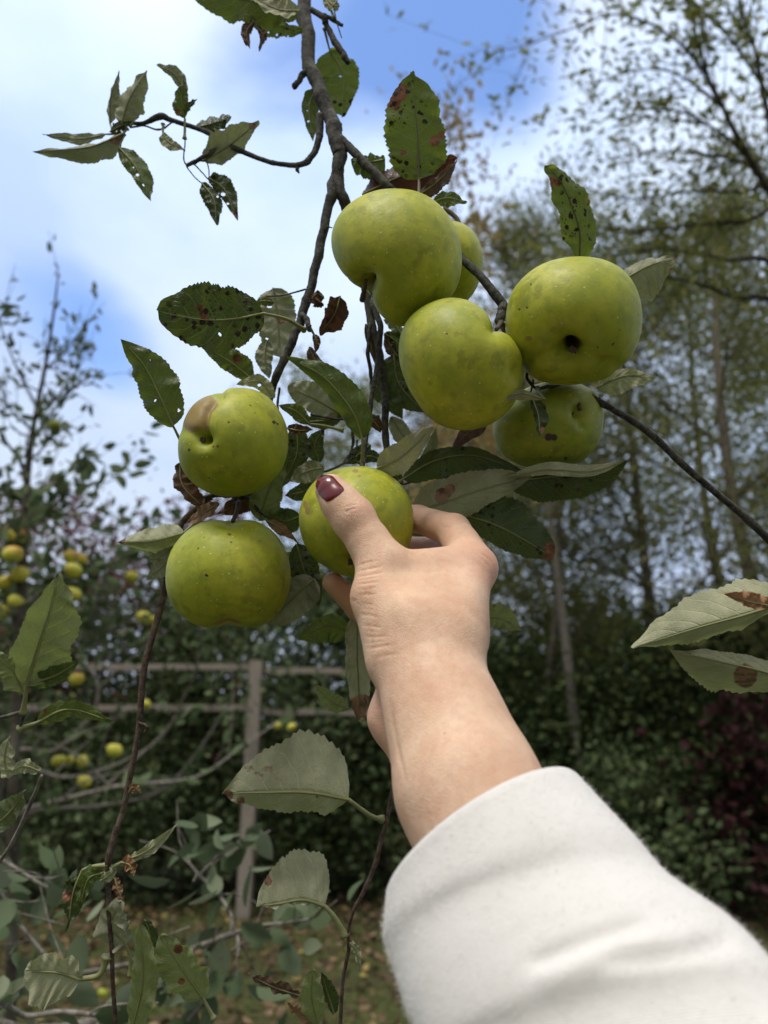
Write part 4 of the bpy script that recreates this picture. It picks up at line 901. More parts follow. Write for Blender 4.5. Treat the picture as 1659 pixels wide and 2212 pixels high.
for i in range(len(rings) - 2):
    for k in range(nn_):
        a = 1 + i * nn_; b = a + nn_; k2 = (k + 1) % nn_
        F.append((a + k, a + k2, b + k2, b + k))
mk('thumb_nail', Vw, F, M['nail'], person)
# sleeve
SL = [((856, 1975), (1248, 1672), .300, .298), ((842, 2035), (1368, 1805), .289, .283), ((850, 2095), (1460, 1912), .279, .271), ((884, 2200), (1592, 2005), .264, .254),
      ((930, 2290), (1688, 2105), .25, .235), ((1000, 2450), (1830, 2290), .235, .215)]
ringsC = []
for (l, r, dl, dr) in SL:
    a = cs(l[0], l[1], dl); b = cs(r[0], r[1], dr); ringsC.append(((a + b) / 2, (b - a) / 2))
ctr = [q[0] for q in ringsC] + [np.array([.100, -.225, .15]), np.array([.125, -.26, .06]), np.array([.14, -.25, -.03]), np.array([.14, -.22, -.09])]
acr = [q[1] for q in ringsC] + [np.array([.058, .018, -.01]), np.array([.065, .02, 0]), np.array([.07, .02, 0]), np.array([.045, .015, 0])]
nr = 90
CT = catmull(ctr, nr); AC = catmull(acr, nr)
TT = np.gradient(CT, axis=0); TT /= np.linalg.norm(TT, axis=1)[:, None]
TP = np.vstack([np.repeat(TT[:1], 16, 0), TT, np.repeat(TT[-1:], 16, 0)]); TT = np.array([TP[i:i + 33].mean(0) for i in range(nr)]); TT /= np.linalg.norm(TT, axis=1)[:, None]
na = 120; V = []; g = np.random.default_rng(3)
FOLD = [([(1165, 2075), (1250, 2040), (1375, 2000)], 20, -.0022), ([(1330, 2072), (1430, 2066), (1560, 2040)], 24, -.002), ([(1200, 2110), (1330, 2050), (1480, 2030)], 34, .0012)]
def sleeve_pt(i, a, off=0.0):
    A_ = AC[i]; B_ = np.cross(A_, TT[i]); B_ = B_ / np.linalg.norm(B_) * np.linalg.norm(A_) * (0.90 - 0.40 * min(1, i / (nr * .62)))
    if B_[2] > 0: B_ = -B_
    w = i / nr
    k = 1 + off + 0.006 * math.sin(3 * a + 9 * w) * min(1, w * 8) + 0.004 * math.sin(5 * a - 14 * w) * min(1, w * 6)
    p = CT[i] + (A_ * math.cos(a) + B_ * math.sin(a)) * k
    px, py = 829.5 + p[0] / max(p[2], .05) * FPX, 1106 - p[1] / max(p[2], .05) * FPX
    nrm_ = p - CT[i]; nrm_ = nrm_ / np.linalg.norm(nrm_)
    if math.sin(a) > -0.2 and p[2] > .12:
        for pl, wd, dp in FOLD:
            q = 1e9
            for s0, s1 in zip(pl[:-1], pl[1:]):
                s0 = np.array(s0, float); s1 = np.array(s1, float); ba = s1 - s0; h_ = min(1, max(0, np.dot(np.array([px, py]) - s0, ba) / np.dot(ba, ba)))
                q = min(q, np.hypot(*(np.array([px, py]) - s0 - h_ * ba)))
            p = p + nrm_ * dp * math.exp(-(q / wd) ** 2)
    return p
ang_ = np.linspace(0, 2 * PI, na, endpoint=False)
rows = []
for i, off in ((14, -.10), (8, -.085), (3, -.075), (1, -.07)): rows.append([sleeve_pt(i, a, off) for a in ang_])     # turned-in lining of the cuff
rows.append([sleeve_pt(0, a, -.045) - TT[0] * .0018 for a in ang_]); rows.append([sleeve_pt(0, a, -.015) - TT[0] * .0014 for a in ang_])
for i in range(0, nr): rows.append([sleeve_pt(i, a) for a in ang_])
V = np.vstack([np.array(r_) for r_ in rows]); nrw = len(rows); F = []
for i in range(nrw - 1):
    for j in range(na):
        k = (j + 1) % na; F.append((i * na + j, i * na + k, (i + 1) * na + k, (i + 1) * na + j))
V = np.vstack([V, CT[-1] + np.array([0, 0, -.01])])
for j in range(na): F.append(((nrw - 1) * na + j, (nrw - 1) * na + (j + 1) % na, len(V) - 1))
uvs = np.array([[j / na * 6, i / nrw * 6] for i in range(nrw) for j in range(na)] + [[0, 6]])
t = NT('fleece'); uvn = t.N('ShaderNodeUVMap', uv_map='uv'); P = t.obj()
w1 = t.N('ShaderNodeTexWave', {'Scale': 22.0, 'Distortion': 1.6, 'Detail': 2.0, 'Detail Scale': 3.0}, wave_type='BANDS', bands_direction='Y'); t.l.new(uvn.outputs[0], w1.inputs['Vector'])
n1 = t.noise(900, 3, P, .6); n2 = t.noise(60, 3, P)
h = t.math('ADD', t.math('ADD', t.math('MULTIPLY', w1.outputs['Fac'], 0.3), n1), t.noise(260, 4, P, .65))
M['fleece'] = t.done(t.pbr(t.mix(n2, rgb(0.655, 0.64, 0.62), rgb(0.73, 0.715, 0.70)), 0.95, t.bump(h, 0.0006, 0.45), Specular_IOR_Level=0.1, Sheen_Weight=0.35, Sheen_Roughness=0.5))
slv = mk('sleeve', c2w(V), F, M['fleece'], person, uv=uvs)
# short nap standing off the cloth
g = np.random.default_rng(5); FV = []; FF = []
rowsA = np.array([np.array(r_) for r_ in rows[6:66]])
for q in range(16000):
    i = int(g.integers(0, 58)); j = int(g.integers(0, na)); u, v = g.random(2)
    p = rowsA[i, j] * (1 - u) * (1 - v) + rowsA[i + 1, j] * u * (1 - v) + rowsA[i, (j + 1) % na] * (1 - u) * v + rowsA[i + 1, (j + 1) % na] * u * v
    nr_ = p - CT[i]; nr_ = nr_ / np.linalg.norm(nr_); dr_ = nr_ + g.normal(0, .7, 3); dr_ /= np.linalg.norm(dr_)
    L_ = g.uniform(.0012, .003); sd_ = np.cross(dr_, g.normal(0, 1, 3)); sd_ = sd_ / np.linalg.norm(sd_) * 0.00005
    b = len(FV); FV += [p - sd_, p + sd_, p + dr_ * L_]; FF.append((b, b + 1, b + 2))
nap = mk('fleece_nap', c2w(np.array(FV)), np.array(FF), M['fleece'], slv); nap['kind'] = 'stuff'
#END_PERSON
# ------------------------------------------------------------------ surroundings: materials
def foliage_mat(name, cols, trans=0.3, rough=0.65):
    t = NT(name); a = t.attr('tint')
    cr_ = t.n.new('ShaderNodeValToRGB'); e = cr_.color_ramp.elements
    while len(e) < len(cols): e.new(0.5)
    for k, (pos, c) in enumerate(cols): e[k].position = pos; e[k].color = rgb(*c)
    t.l.new(a, cr_.inputs[0])
    b = t.pbr(cr_.outputs[0], rough, Specular_IOR_Level=0.12)
    tr = t.N('ShaderNodeBsdfTranslucent'); t.l.new(cr_.outputs[0], tr.inputs[0])
    ms = t.N('ShaderNodeMixShader', {0: trans}); t.l.new(b, ms.inputs[1]); t.l.new(tr.outputs[0], ms.inputs[2])
    return t.done(ms.outputs[0])
FM = {
    'apple': foliage_mat('apple_foliage', [(0, (.05, .08, .035)), (.5, (.11, .15, .07)), (.85, (.20, .25, .13)), (1, (.34, .31, .09))]),
    'pale_apple': foliage_mat('pale_apple_foliage', [(0, (.07, .10, .06)), (.6, (.13, .17, .10)), (1, (.24, .27, .16))], .45),  # lighter version of the apple foliage, with soft haze put into the colour
    'blue': foliage_mat('blue_green_foliage', [(0, (.055, .085, .035)), (.6, (.12, .155, .09)), (1, (.25, .28, .19))], .25),
    'willow': foliage_mat('willow_foliage', [(0, (.10, .13, .035)), (.6, (.21, .23, .065)), (.9, (.32, .30, .08)), (1, (.38, .27, .06))], .55),
    'olive': foliage_mat('olive_foliage', [(0, (.075, .09, .032)), (.6, (.17, .18, .065)), (.9, (.28, .24, .08)), (1, (.36, .24, .07))], .5),
    'dark': foliage_mat('dark_foliage', [(0, (.016, .028, .012)), (.5, (.048, .072, .028)), (.85, (.12, .15, .05)), (1, (.30, .25, .05))], .2),
    'red': foliage_mat('red_foliage', [(0, (.09, .03, .035)), (.5, (.20, .075, .08)), (.75, (.12, .09, .05)), (1, (.34, .17, .15))], .3),
    'darkred': foliage_mat('dark_red_foliage', [(0, (.025, .012, .014)), (.6, (.06, .022, .026)), (.85, (.04, .05, .02)), (1, (.12, .05, .05))], .2),
    'orange': foliage_mat('orange_foliage', [(0, (.26, .18, .08)), (.6, (.36, .28, .12)), (1, (.22, .22, .08))], .4),
}
def leaves(Pb, D, Lf, Wf, g, droop=0.0, side=None):
    n = len(Pb)
    D = D / (np.linalg.norm(D, axis=1)[:, None] + 1e-9)
    r_ = g.normal(0, 1, (n, 3)); S = np.cross(D, r_); S /= np.linalg.norm(S, axis=1)[:, None] + 1e-9
    Nn = np.cross(S, D)
    Lf = np.broadcast_to(Lf, (n,))[:, None]; Wf = np.broadcast_to(Wf, (n,))[:, None]
    f = Nn * Wf * 0.35
    V = np.stack([Pb, Pb + D * Lf * .30 + S * Wf + f, Pb + D * Lf * .70 + S * Wf * .75 + f, Pb + D * Lf, Pb + D * Lf * .70 - S * Wf * .75 + f, Pb + D * Lf * .30 - S * Wf + f], 1).reshape(-1, 3)
    b = np.arange(n)[:, None] * 6
    F = np.concatenate([b + np.array([0, 1, 2, 3]), b + np.array([0, 3, 4, 5])], 0)
    return V, F
def leaves_fine(Pb, D, Lf, Wf, g):
    n = len(Pb); D = D / (np.linalg.norm(D, axis=1)[:, None] + 1e-9)
    S = np.cross(D, g.normal(0, 1, (n, 3))); S /= np.linalg.norm(S, axis=1)[:, None] + 1e-9; Nn = np.cross(S, D)
    Lf = np.broadcast_to(Lf, (n,))[:, None]; Wf = np.broadcast_to(Wf, (n,))[:, None]; cu = g.uniform(-.25, .25, (n, 1)); fo = g.uniform(.1, .7, (n, 1))
    ts = [0, .07, .18, .32, .5, .67, .82, .93, 1.0]; ws = [.02, .45, .82, 1, .98, .8, .5, .22, .0]; rows = []
    for t_, w_ in zip(ts, ws):
        c_ = Pb + D * Lf * t_ + Nn * Lf * cu * (t_ * t_); jit_ = 1 + g.normal(0, .06, (n, 1))
        rows += [c_ + S * Wf * w_ * jit_ + Nn * Wf * w_ * fo, c_, c_ - S * Wf * w_ / jit_ + Nn * Wf * w_ * fo]
    V = np.stack(rows, 1).reshape(-1, 3); k = len(ts); b = np.arange(n)[:, None] * (3 * k); F = []
    for i in range(k - 1):
        F += [b + np.array([3 * i, 3 * i + 1, 3 * i + 4, 3 * i + 3]), b + np.array([3 * i + 1, 3 * i + 2, 3 * i + 5, 3 * i + 4])]
    return V, np.concatenate(F, 0), 3 * k
def crown(name, V, F, tint, mat, parent):
    return mk(name, V, F, FM[mat], parent, attrs={'tint': np.repeat(tint, 6)}, smooth=False)
def grow(base, height, spread, g, r0=.06, limbs=7, start=.3, rise=.6, lean=(0, 0), twigs=4, mb=None):
    """trunk, limbs and twigs as tubes; returns twig points"""
    mb = MB(); base = np.asarray(base, float)
    top = base + np.array([lean[0], lean[1], height])
    mid = (base + top) / 2 + np.array([g.normal(0, .04) * height, g.normal(0, .04) * height, 0])
    tr = catmull([base - [0, 0, .05], mid, top], 16)
    tp = MB(); tp.tube(tr, np.linspace(r0, r0 * .15, 16), sides=8, knob=.05, seed=int(g.integers(99)))
    pts = []; dirs = []
    for k in range(limbs):
        u = start + (1 - start) * (k + g.random()) / limbs
        s = tr[int(u * 15)]; az = g.uniform(0, 2 * PI); Ln = spread * (1.15 - .75 * u) * g.uniform(.7, 1.2)
        e = s + np.array([math.cos(az) * Ln, math.sin(az) * Ln, Ln * rise * g.uniform(.5, 1.4)])
        m = (s + e) / 2 + np.array([0, 0, -.06 * Ln]) + g.normal(0, .04 * Ln, 3)
        lb = catmull([s, m, e], 9); mb.tube(lb, np.linspace(r0 * .4 * (1.1 - u), r0 * .06, 9), sides=5, knob=.05, cap=False)
        for q in range(twigs):
            w = g.uniform(.25, 1); s2 = lb[int(w * 8)]; a2 = az + g.normal(0, .9); l2 = Ln * g.uniform(.25, .5)
            e2 = s2 + np.array([math.cos(a2) * l2, math.sin(a2) * l2, l2 * g.uniform(-.1, .9)])
            tw = catmull([s2, (s2 + e2) / 2 + g.normal(0, .05 * l2, 3), e2], 6); mb.tube(tw, np.linspace(r0 * .10, r0 * .02, 6), sides=3, cap=False)
            for z in tw[1:]: pts.append(z); dirs.append(e2 - s2)
        for z in lb[4:]: pts.append(z); dirs.append(e - s)
    return tp, mb, np.array(pts), np.array(dirs)
def tree(name, base, height, spread, label, n, mat, lf=.06, wf=.35, seed=0, r0=.06, limbs=9, start=.25, rise=.6, lean=(0, 0), twigs=5, jit=.16, cat='tree', group=None, bark='bark_far', hang=0.0, topf=1.0):
    g = np.random.default_rng(seed)
    root = empty(name, Vector(np.asarray(base, float).tolist()), label, cat, group)
    tp, mb, pts, dirs = grow(base, height, spread, g, r0, limbs, start, rise, lean, twigs)
    tp.build('trunk', M[bark], root); mb.build('limbs', M[bark], root)
    k = g.integers(0, len(pts), n); cl = g.normal(0, 1, (len(pts), 3)) * jit * .5
    sz = g.uniform(.6, 1.3, len(pts))
    Pb = pts[k] + cl[k] + g.normal(0, 1, (n, 3)) * (jit * sz[k])[:, None]
    D = dirs[k] / (np.linalg.norm(dirs[k], axis=1)[:, None] + 1e-9) + g.normal(0, .8, (n, 3)) + np.array([0, 0, -hang])
    Pb[:, 2] = np.maximum(Pb[:, 2], base[2] + .03)
    Lf = lf * g.uniform(.6, 1.25, n)
    V_, F_ = leaves(Pb, D, Lf, Lf * wf * .5, g)
    tint = np.clip(g.beta(2, 3, len(pts))[k] * .6 + g.beta(2, 3.2, n) * .5, 0, 1)
    crown('crown', V_, F_, tint, mat, root)
    return root
# ------------------------------------------------------------------ ground
t = NT('ground_soil'); P = t.obj()
n1 = t.noise(.8, 5, P); n2 = t.noise(14, 5, P, .65); n3 = t.noise(60, 3, P)
c = t.mix(t.step(n2, .4, .62), rgb(.035, .05, .015), rgb(.075, .085, .03)); c = t.mix(t.step(n3, .5, .65, 0, .7), c, rgb(.09, .065, .035))
c = t.mix(t.step(n1, .45, .6, 0, .6), c, rgb(.055, .045, .025))
mg = t.done(t.pbr(c, .95, t.bump(n2, .04, .8), Specular_IOR_Level=.1))
g = np.random.default_rng(2); nx = 160
xs = np.concatenate([[-300, -120, -60], np.linspace(-26, 26, nx), [60, 120, 300]]); ys = np.concatenate([[-300, -60], np.linspace(-8, 40, nx), [80, 160, 400]])
X, Y = np.meshgrid(xs, ys, indexing='ij'); Z = .025 * np.sin(X * 1.3 + 1) * np.cos(Y * .9) + .012 * np.sin(X * 3.1) * np.sin(Y * 2.7)
Z = np.where((abs(X) < 26) & (Y > -8) & (Y < 40), Z, 0)
def gz(x, y): return .025 * np.sin(x * 1.3 + 1) * np.cos(y * .9) + .012 * np.sin(x * 3.1) * np.sin(y * 2.7)
k1, k2 = X.shape; idx = np.arange(k1 * k2).reshape(k1, k2)
F = np.stack([idx[:-1, :-1], idx[1:, :-1], idx[1:, 1:], idx[:-1, 1:]], -1).reshape(-1, 4)
o = mk('ground', np.stack([X, Y, Z], -1).reshape(-1, 3), F, mg); o['kind'] = 'structure'
# grass
n = 60000
gx = g.uniform(-5, 4.5, n); gy = g.uniform(4.2, 9.2, n); keep = g.random(n) < .55 + .45 * np.sin(gx * 2.1 + np.sin(gy * 1.7) * 2) * np.cos(gy * 1.9)
gx, gy = gx[keep], gy[keep]; n = len(gx)
Pb = np.stack([gx, gy, gz(gx, gy) - .003], 1); hgt = g.uniform(.02, .065, n); az = g.uniform(0, 6.28, n)
S_ = np.stack([np.cos(az), np.sin(az), np.zeros(n)], 1) * .0028; D_ = np.stack([g.normal(0, .4, n), g.normal(0, .4, n), np.ones(n)], 1) * hgt[:, None]
V_ = np.stack([Pb - S_, Pb + S_, Pb + D_], 1).reshape(-1, 3); F_ = np.arange(n * 3).reshape(-1, 3)
t = NT('grass_blade'); M['grass'] = t.done(t.pbr(t.mix(t.noise(3, 3, t.obj()), rgb(.045, .075, .018), rgb(.11, .13, .04)), .7))
setp(mk('grass', V_, F_, M['grass'], smooth=False), 'short green lawn grass between the fallen leaves', 'grass', kind='stuff')
n = 9500; gx = g.uniform(-7, 6, n); gy = 4.2 + 6 * g.random(n)
Pb = np.stack([gx, gy, gz(gx, gy) + g.uniform(.005, .045, n)], 1); D_ = np.stack([g.normal(0, 1, n), g.normal(0, 1, n), g.normal(0, .35, n)], 1)
V_, F_ = leaves(Pb, D_, g.uniform(.05, .10, n), g.uniform(.014, .03, n), g)
lit = foliage_mat('leaf_litter', [(0, (.05, .035, .022)), (.5, (.12, .082, .05)), (.85, (.25, .17, .11)), (1, (.30, .24, .08))], .15)
o = mk('fallen_leaves', V_, F_, lit, attrs={'tint': np.repeat(g.random(n), 6)}, smooth=False); setp(o, 'brown and yellow autumn leaves scattered on the lawn', 'fallen leaves', kind='stuff')
# ------------------------------------------------------------------ fence
t = NT('weathered_wood'); P = t.obj()
mpn = t.N('ShaderNodeMapping', {'Scale': (1.0, 1.0, 1.0)}); t.l.new(P, mpn.inputs[0])
n1 = t.noise(30, 5, P, .7); n2 = t.noise(4, 3, P)
M['wood'] = t.done(t.pbr(t.mix(n1, rgb(.12, .105, .09), rgb(.30, .27, .235)), .9, t.bump(n1, .004, .6), Specular_IOR_Level=.15))
FY = 8.0
def fpt(px, py, Y=FY):
    # point on the vertical plane y = Y seen at px, py
    v = c2w(cs(px, py, 1.0)) - CAM; s = Y / v[1]; return CAM + v * s
fence = empty('fence', Vector(fpt(556, 1980).tolist()), 'weathered grey post and rail fence crossing behind the branches', 'fence')
def plank(a, b, w, h, name, seed=0):
    a = np.asarray(a, float); b = np.asarray(b, float); d = b - a; ln = np.linalg.norm(d); d /= ln
    up = np.array([0, 0, 1.]) if abs(d[2]) < .9 else np.array([1., 0, 0]); sd_ = np.cross(d, up); sd_ /= np.linalg.norm(sd_); up = np.cross(sd_, d)
    import bmesh
    bm = bmesh.new(); g = np.random.default_rng(seed); NN = 10; prev = None; allv = []
    for i in range(NN):
        c_ = a + d * ln * i / (NN - 1) + up * g.normal(0, .003) + sd_ * g.normal(0, .003)
        allv.append([bm.verts.new((c_ + sd_ * sx_ * w / 2 + up * sz_ * h / 2).tolist()) for sx_, sz_ in ((-1, -1), (1, -1), (1, 1), (-1, 1))])
    for r0_, r1_ in zip(allv[:-1], allv[1:]):
        for j in range(4): bm.faces.new((r0_[j], r0_[(j + 1) % 4], r1_[(j + 1) % 4], r1_[j]))
    bm.faces.new(allv[0][::-1]); bm.faces.new(allv[-1])
    bmesh.ops.recalc_face_normals(bm, faces=bm.faces)
    bmesh.ops.bevel(bm, geom=[e for e in bm.edges if len(e.link_faces) == 2 and e.calc_face_angle(0) > .8], offset=.008, segments=2, affect='EDGES')
    bm.verts.ensure_lookup_table(); V_ = [v.co[:] for v in bm.verts]; F_ = [[v.index for v in f.verts] for f in bm.faces]; bm.free()
    return mk(name, V_, F_, M['wood'], fence, smooth=False)
for k, px in enumerate((-330, 556, 985)):
    tp_ = fpt(px, 1428); plank([tp_[0], FY, -.05], [tp_[0], FY, tp_[2]], .165, .14, 'post', k)
zt, zm = fpt(556, 1439)[2], fpt(556, 1527)[2]
xs_ = [fpt(px, 1439)[0] for px in (-330, 556, 985)]
for k in (0, 1):
    for z in (zt, zm):
        dz = -.012 if k == 0 else -.05
        plank([xs_[k] + .09, FY - .02, z + dz], [xs_[k + 1] - .09, FY - .02, z + dz - (.02 if k else 0)], .035, .068, 'rail', 5 + k)
#END_FENCE
# ------------------------------------------------------------------ left background apple trees with yellow fruit
def spray(root, pts, mat, lf, wf, n, g, bark='bark_grey', side=.10, crown_name='foliage', sides=6, twn=10, twl=.25, updir=.3, name='branch'):
    """one limb given in pixels and depth, with leafy twigs along it; foliage is returned as arrays"""
    Pc = np.array([cs(p[0], p[1], p[2]) for p in pts]); rr = np.array([p[3] * p[2] / FPX for p in pts]); nn_ = len(pts) * 8
    Q = c2w(catmull(Pc, nn_)); rr = np.interp(np.linspace(0, len(pts) - 1, nn_), np.arange(len(pts)), rr)
    mb = MB(); mb.tube(Q, rr, sides=sides, knob=.06, seed=int(g.integers(99)))
    tv = []; td = []
    for k in range(twn):
        i = int(g.uniform(.1, 1) * (nn_ - 1)); T_ = Q[min(i + 1, nn_ - 1)] - Q[i - 1]; T_ /= np.linalg.norm(T_) + 1e-9
        d = T_ * .6 + g.normal(0, .6, 3) + np.array([0, 0, updir]); d /= np.linalg.norm(d); l_ = twl * g.uniform(.5, 1.3)
        e = Q[i] + d * l_; tw = catmull([Q[i], Q[i] + d * l_ * .5 + g.normal(0, .06 * l_, 3), e], 7)
        mb.tube(tw, np.linspace(min(rr[i] * .5, .004), .0008, 7), sides=4, cap=False)
        for z in range(1, 7): tv.append(tw[z]); td.append(d)
    mb.build(name, M[bark], root)
    for i in range(nn_ // 3, nn_): tv.append(Q[i]); td.append(Q[min(i + 1, nn_ - 1)] - Q[i - 1])
    tv = np.array(tv); td = np.array(td); td /= np.linalg.norm(td, axis=1)[:, None] + 1e-9
    k = g.integers(0, len(tv), n)
    D = td[k] * .7 + g.normal(0, .7, (n, 3)); Lf = lf * g.uniform(.6, 1.2, n)
    return tv[k] + g.normal(0, 1, (n, 3)) * side * .15, D, Lf, Lf * wf * .5
def foliage_from(parts, mat, root, g, name='crown'):
    Pb = np.vstack([p[0] for p in parts]); D = np.vstack([p[1] for p in parts]); Lf = np.concatenate([p[2] for p in parts]); Wf = np.concatenate([p[3] for p in parts])
    V_, F_, k_ = leaves_fine(Pb, D, Lf, Wf, g)
    return mk(name, V_, F_, FM[mat], root, attrs={'tint': np.repeat(np.clip(g.beta(2, 2.6, len(Lf)), 0, 1), k_)})
g = np.random.default_rng(21)
# slender young tree, far left against the sky
r_ = empty('young_apple_tree', Vector(on_ground(20, 2.6).tolist()), 'slender leafy young tree against the sky at the left edge', 'tree')
bp = on_ground(20, 2.6); dd0 = bp[1] * cp + (bp[2] - CAMH) * sp
prts = [spray(r_, [(20, 1106 + 1580 * 1.9 / 2.2, 2.2, 12), (30, 1700, 2.35, 12), (45, 1300, 2.5, 10), (60, 1020, 2.6, 7), (76, 900, 2.65, 5), (100, 780, 2.7, 4), (118, 660, 2.75, 2.5), (126, 590, 2.78, 1.5)], 'apple', .042, .40, 100, g, twn=22, twl=.22, bark='bark_dark')]
for lst in ([(60, 1020, 2.6, 4), (10, 950, 2.6, 3), (-40, 880, 2.6, 2)], [(66, 960, 2.62, 4), (120, 880, 2.6, 3), (170, 830, 2.6, 2), (215, 805, 2.6, 1)], [(80, 880, 2.65, 3), (30, 780, 2.65, 2), (0, 690, 2.65, 1.5), (30, 660, 2.65, 1)],
            [(95, 800, 2.7, 3), (140, 760, 2.7, 2), (178, 715, 2.7, 1)], [(70, 930, 2.63, 3), (20, 880, 2.6, 2), (-10, 800, 2.6, 2)], [(78, 900, 2.65, 3), (130, 850, 2.65, 2), (180, 780, 2.65, 1.3)], [(60, 1000, 2.6, 3), (100, 960, 2.55, 2), (120, 915, 2.5, 2)]):
    prts.append(spray(r_, lst, 'apple', .042, .40, 44, g, twn=9, twl=.16, bark='bark_dark'))
foliage_from(prts, 'pale_apple', r_, g)
# apple tree with yellow fruit
bt = on_ground(-260, 2.9)
r_ = empty('fruiting_apple_tree', Vector(bt.tolist()), 'apple tree laden with small yellow fruit at the left', 'tree')
V_, F_ = tube(catmull([bt - [0, 0, .03], bt + [.03, 0, .6], bt + [0.1, .05, 1.2]], 14), np.linspace(.085, .06, 14), sides=12, knob=.05); mk('trunk', V_, F_, M['bark_far'], r_)
hub = bt + np.array([.1, .05, 1.15])
def hubpx(p):
    q = (np.asarray(p) - CAM) @ BAS.T; return (829.5 + q[0] / q[2] * FPX, 1106 - q[1] / q[2] * FPX, q[2])
hx = hubpx(hub) + (20,)
prts = []
for lst, tn, nl in (([hx, (-60, 1380, 2.7, 16), (60, 1300, 2.8, 11), (200, 1230, 2.9, 7), (330, 1180, 3.0, 4)], 26, 330), ([hx, (-60, 1250, 2.5, 14), (20, 1180, 2.5, 9), (90, 1120, 2.5, 5), (150, 1060, 2.55, 3)], 20, 170),
            ([hx, (-40, 1480, 2.6, 14), (100, 1420, 2.7, 9), (230, 1350, 2.8, 6), (340, 1300, 2.9, 4)], 26, 300), ([hx, (-80, 1750, 2.4, 16), (60, 1745, 2.4, 9), (250, 1700, 2.4, 8), (420, 1680, 2.5, 6), (520, 1615, 2.6, 4), (600, 1560, 2.7, 3)], 5, 30),
            ([hx, (20, 1640, 2.5, 9), (120, 1620, 2.5, 8), (200, 1540, 2.5, 8), (208, 1470, 2.5, 6), (165, 1415, 2.5, 4)], 3, 18), ([hx, (-20, 1640, 2.9, 9), (150, 1680, 3.0, 7), (330, 1610, 3.1, 5), (400, 1500, 3.1, 4), (440, 1400, 3.1, 2)], 4, 24),
            ([hx, (40, 1760, 2.6, 8), (220, 1740, 2.8, 6), (360, 1700, 2.9, 5), (470, 1560, 3.0, 3), (520, 1480, 3.0, 2)], 3, 20), ([hx, (-60, 1120, 3.0, 10), (10, 1060, 3.1, 6), (120, 1120, 3.2, 4)], 20, 110)):
    lst = [(q[0], q[1], q[2], q[3] * (.6 if k_ else .9)) for k_, q in enumerate(lst)]
    prts.append(spray(r_, lst, 'apple', .058, .5, int(nl * 1.25), g, twn=tn + 4, twl=.34))
foliage_from(prts, 'apple', r_, g)
YA = [((38, 1157, 24, 2.5), 'yellow apple with a red blush, highest at the left edge', 1), ((28, 1198, 25, 2.45), 'yellow apple just under the highest blushed one', .6), ((43, 1240, 23, 2.5), 'yellow apple third down the left edge', .2), ((8, 1258, 21, 2.5), 'yellow apple cut by the frame edge beside another', .3),
      ((36, 1299, 21, 2.5), 'yellow apple fourth down the left edge', 0), ((6, 1319, 20, 2.5), 'yellow apple cut by the frame edge, low and left', 0), ((66, 1340, 17, 2.55), 'yellow apple behind the tip of the large upright leaf', 0),
      ((154, 1203, 20, 2.7), 'blushed apple at the left of a touching pair', .8), ((174, 1206, 17, 2.72), 'blushed apple at the right of a touching pair', .8), ((158, 1232, 22, 2.65), 'yellow apple under the touching pair', 0), ((158, 1283, 20, 2.6), 'yellow apple touching the large upright leaf tip', 0),
      ((284, 1246, 17, 2.9), 'yellow apple left of the plump near apple', .1), ((309, 1333, 18, 2.8), 'larger yellow apple of the pair by the hanging branch', .1), ((325, 1340, 13, 2.82), 'smaller yellow apple of the pair by the hanging branch', .2), ((165, 1467, 19, 2.6), 'yellow apple just above the fence rails at left', .5),
      ((314, 1520, 13, 3.2), 'small yellow apple behind the hanging branch', 0), ((247, 1621, 20, 2.5), 'yellow apple alone over the dark gap, right of the row of three', 0), ((125, 1643, 16, 2.7), 'yellow apple at the left of a row of three', 0), ((149, 1641, 13, 2.75), 'small yellow apple in the middle of a row of three', 0), ((180, 1643, 17, 2.65), 'yellow apple at the right of a row of three', 0), ((182, 1688, 18, 2.6), 'yellow apple just below the row of three', 0),
      ((118, 918, 14, 2.5), 'green apple on the slender tree against the sky', -1), ((222, 2145, 13, 2.2), 'small green apple near the ground at bottom left', -1), ((600, 1567, 11, 3.4), 'small yellow apple left of two below the fence rail', .2), ((630, 1570, 11, 3.45), 'small yellow apple right of two below the fence rail', .2)]
def small_apple(px, py, r, d, blush, seed):
    R_ = r * d / FPX; c_ = at(px, py, d); g = np.random.default_rng(seed); V = []; bl = []; nb2, na2 = 18, 24
    ax = g.normal(0, .25, 2)
    for i in range(nb2 + 1):
        ph = PI * i / nb2
        for j in range(na2):
            th_ = 2 * PI * j / na2; prof = 1 - .16 * math.exp(-(ph / .35) ** 2) - .10 * math.exp(-((PI - ph) / .35) ** 2) + .03 * math.sin(5 * th_) * math.sin(ph) ** 2 * (ph / PI)
            x = math.sin(ph) * math.cos(th_) * (1.0 + .06 * math.cos(ph)); y = math.sin(ph) * math.sin(th_) * (1 + .06 * math.cos(ph)); z = math.cos(ph) * .9
            v = np.array([x, y, z]) * prof; v[0] += ax[0] * v[2]; V.append(c_ + v * R_); bl.append(max(0, blush) * max(0, min(1, z * 1.2 + .25 + .5 * x)))
    F = [(i * na2 + j, (i + 1) * na2 + j, (i + 1) * na2 + (j + 1) % na2, i * na2 + (j + 1) % na2) for i in range(nb2) for j in range(na2)]
    return np.array(V), F, np.array(bl)
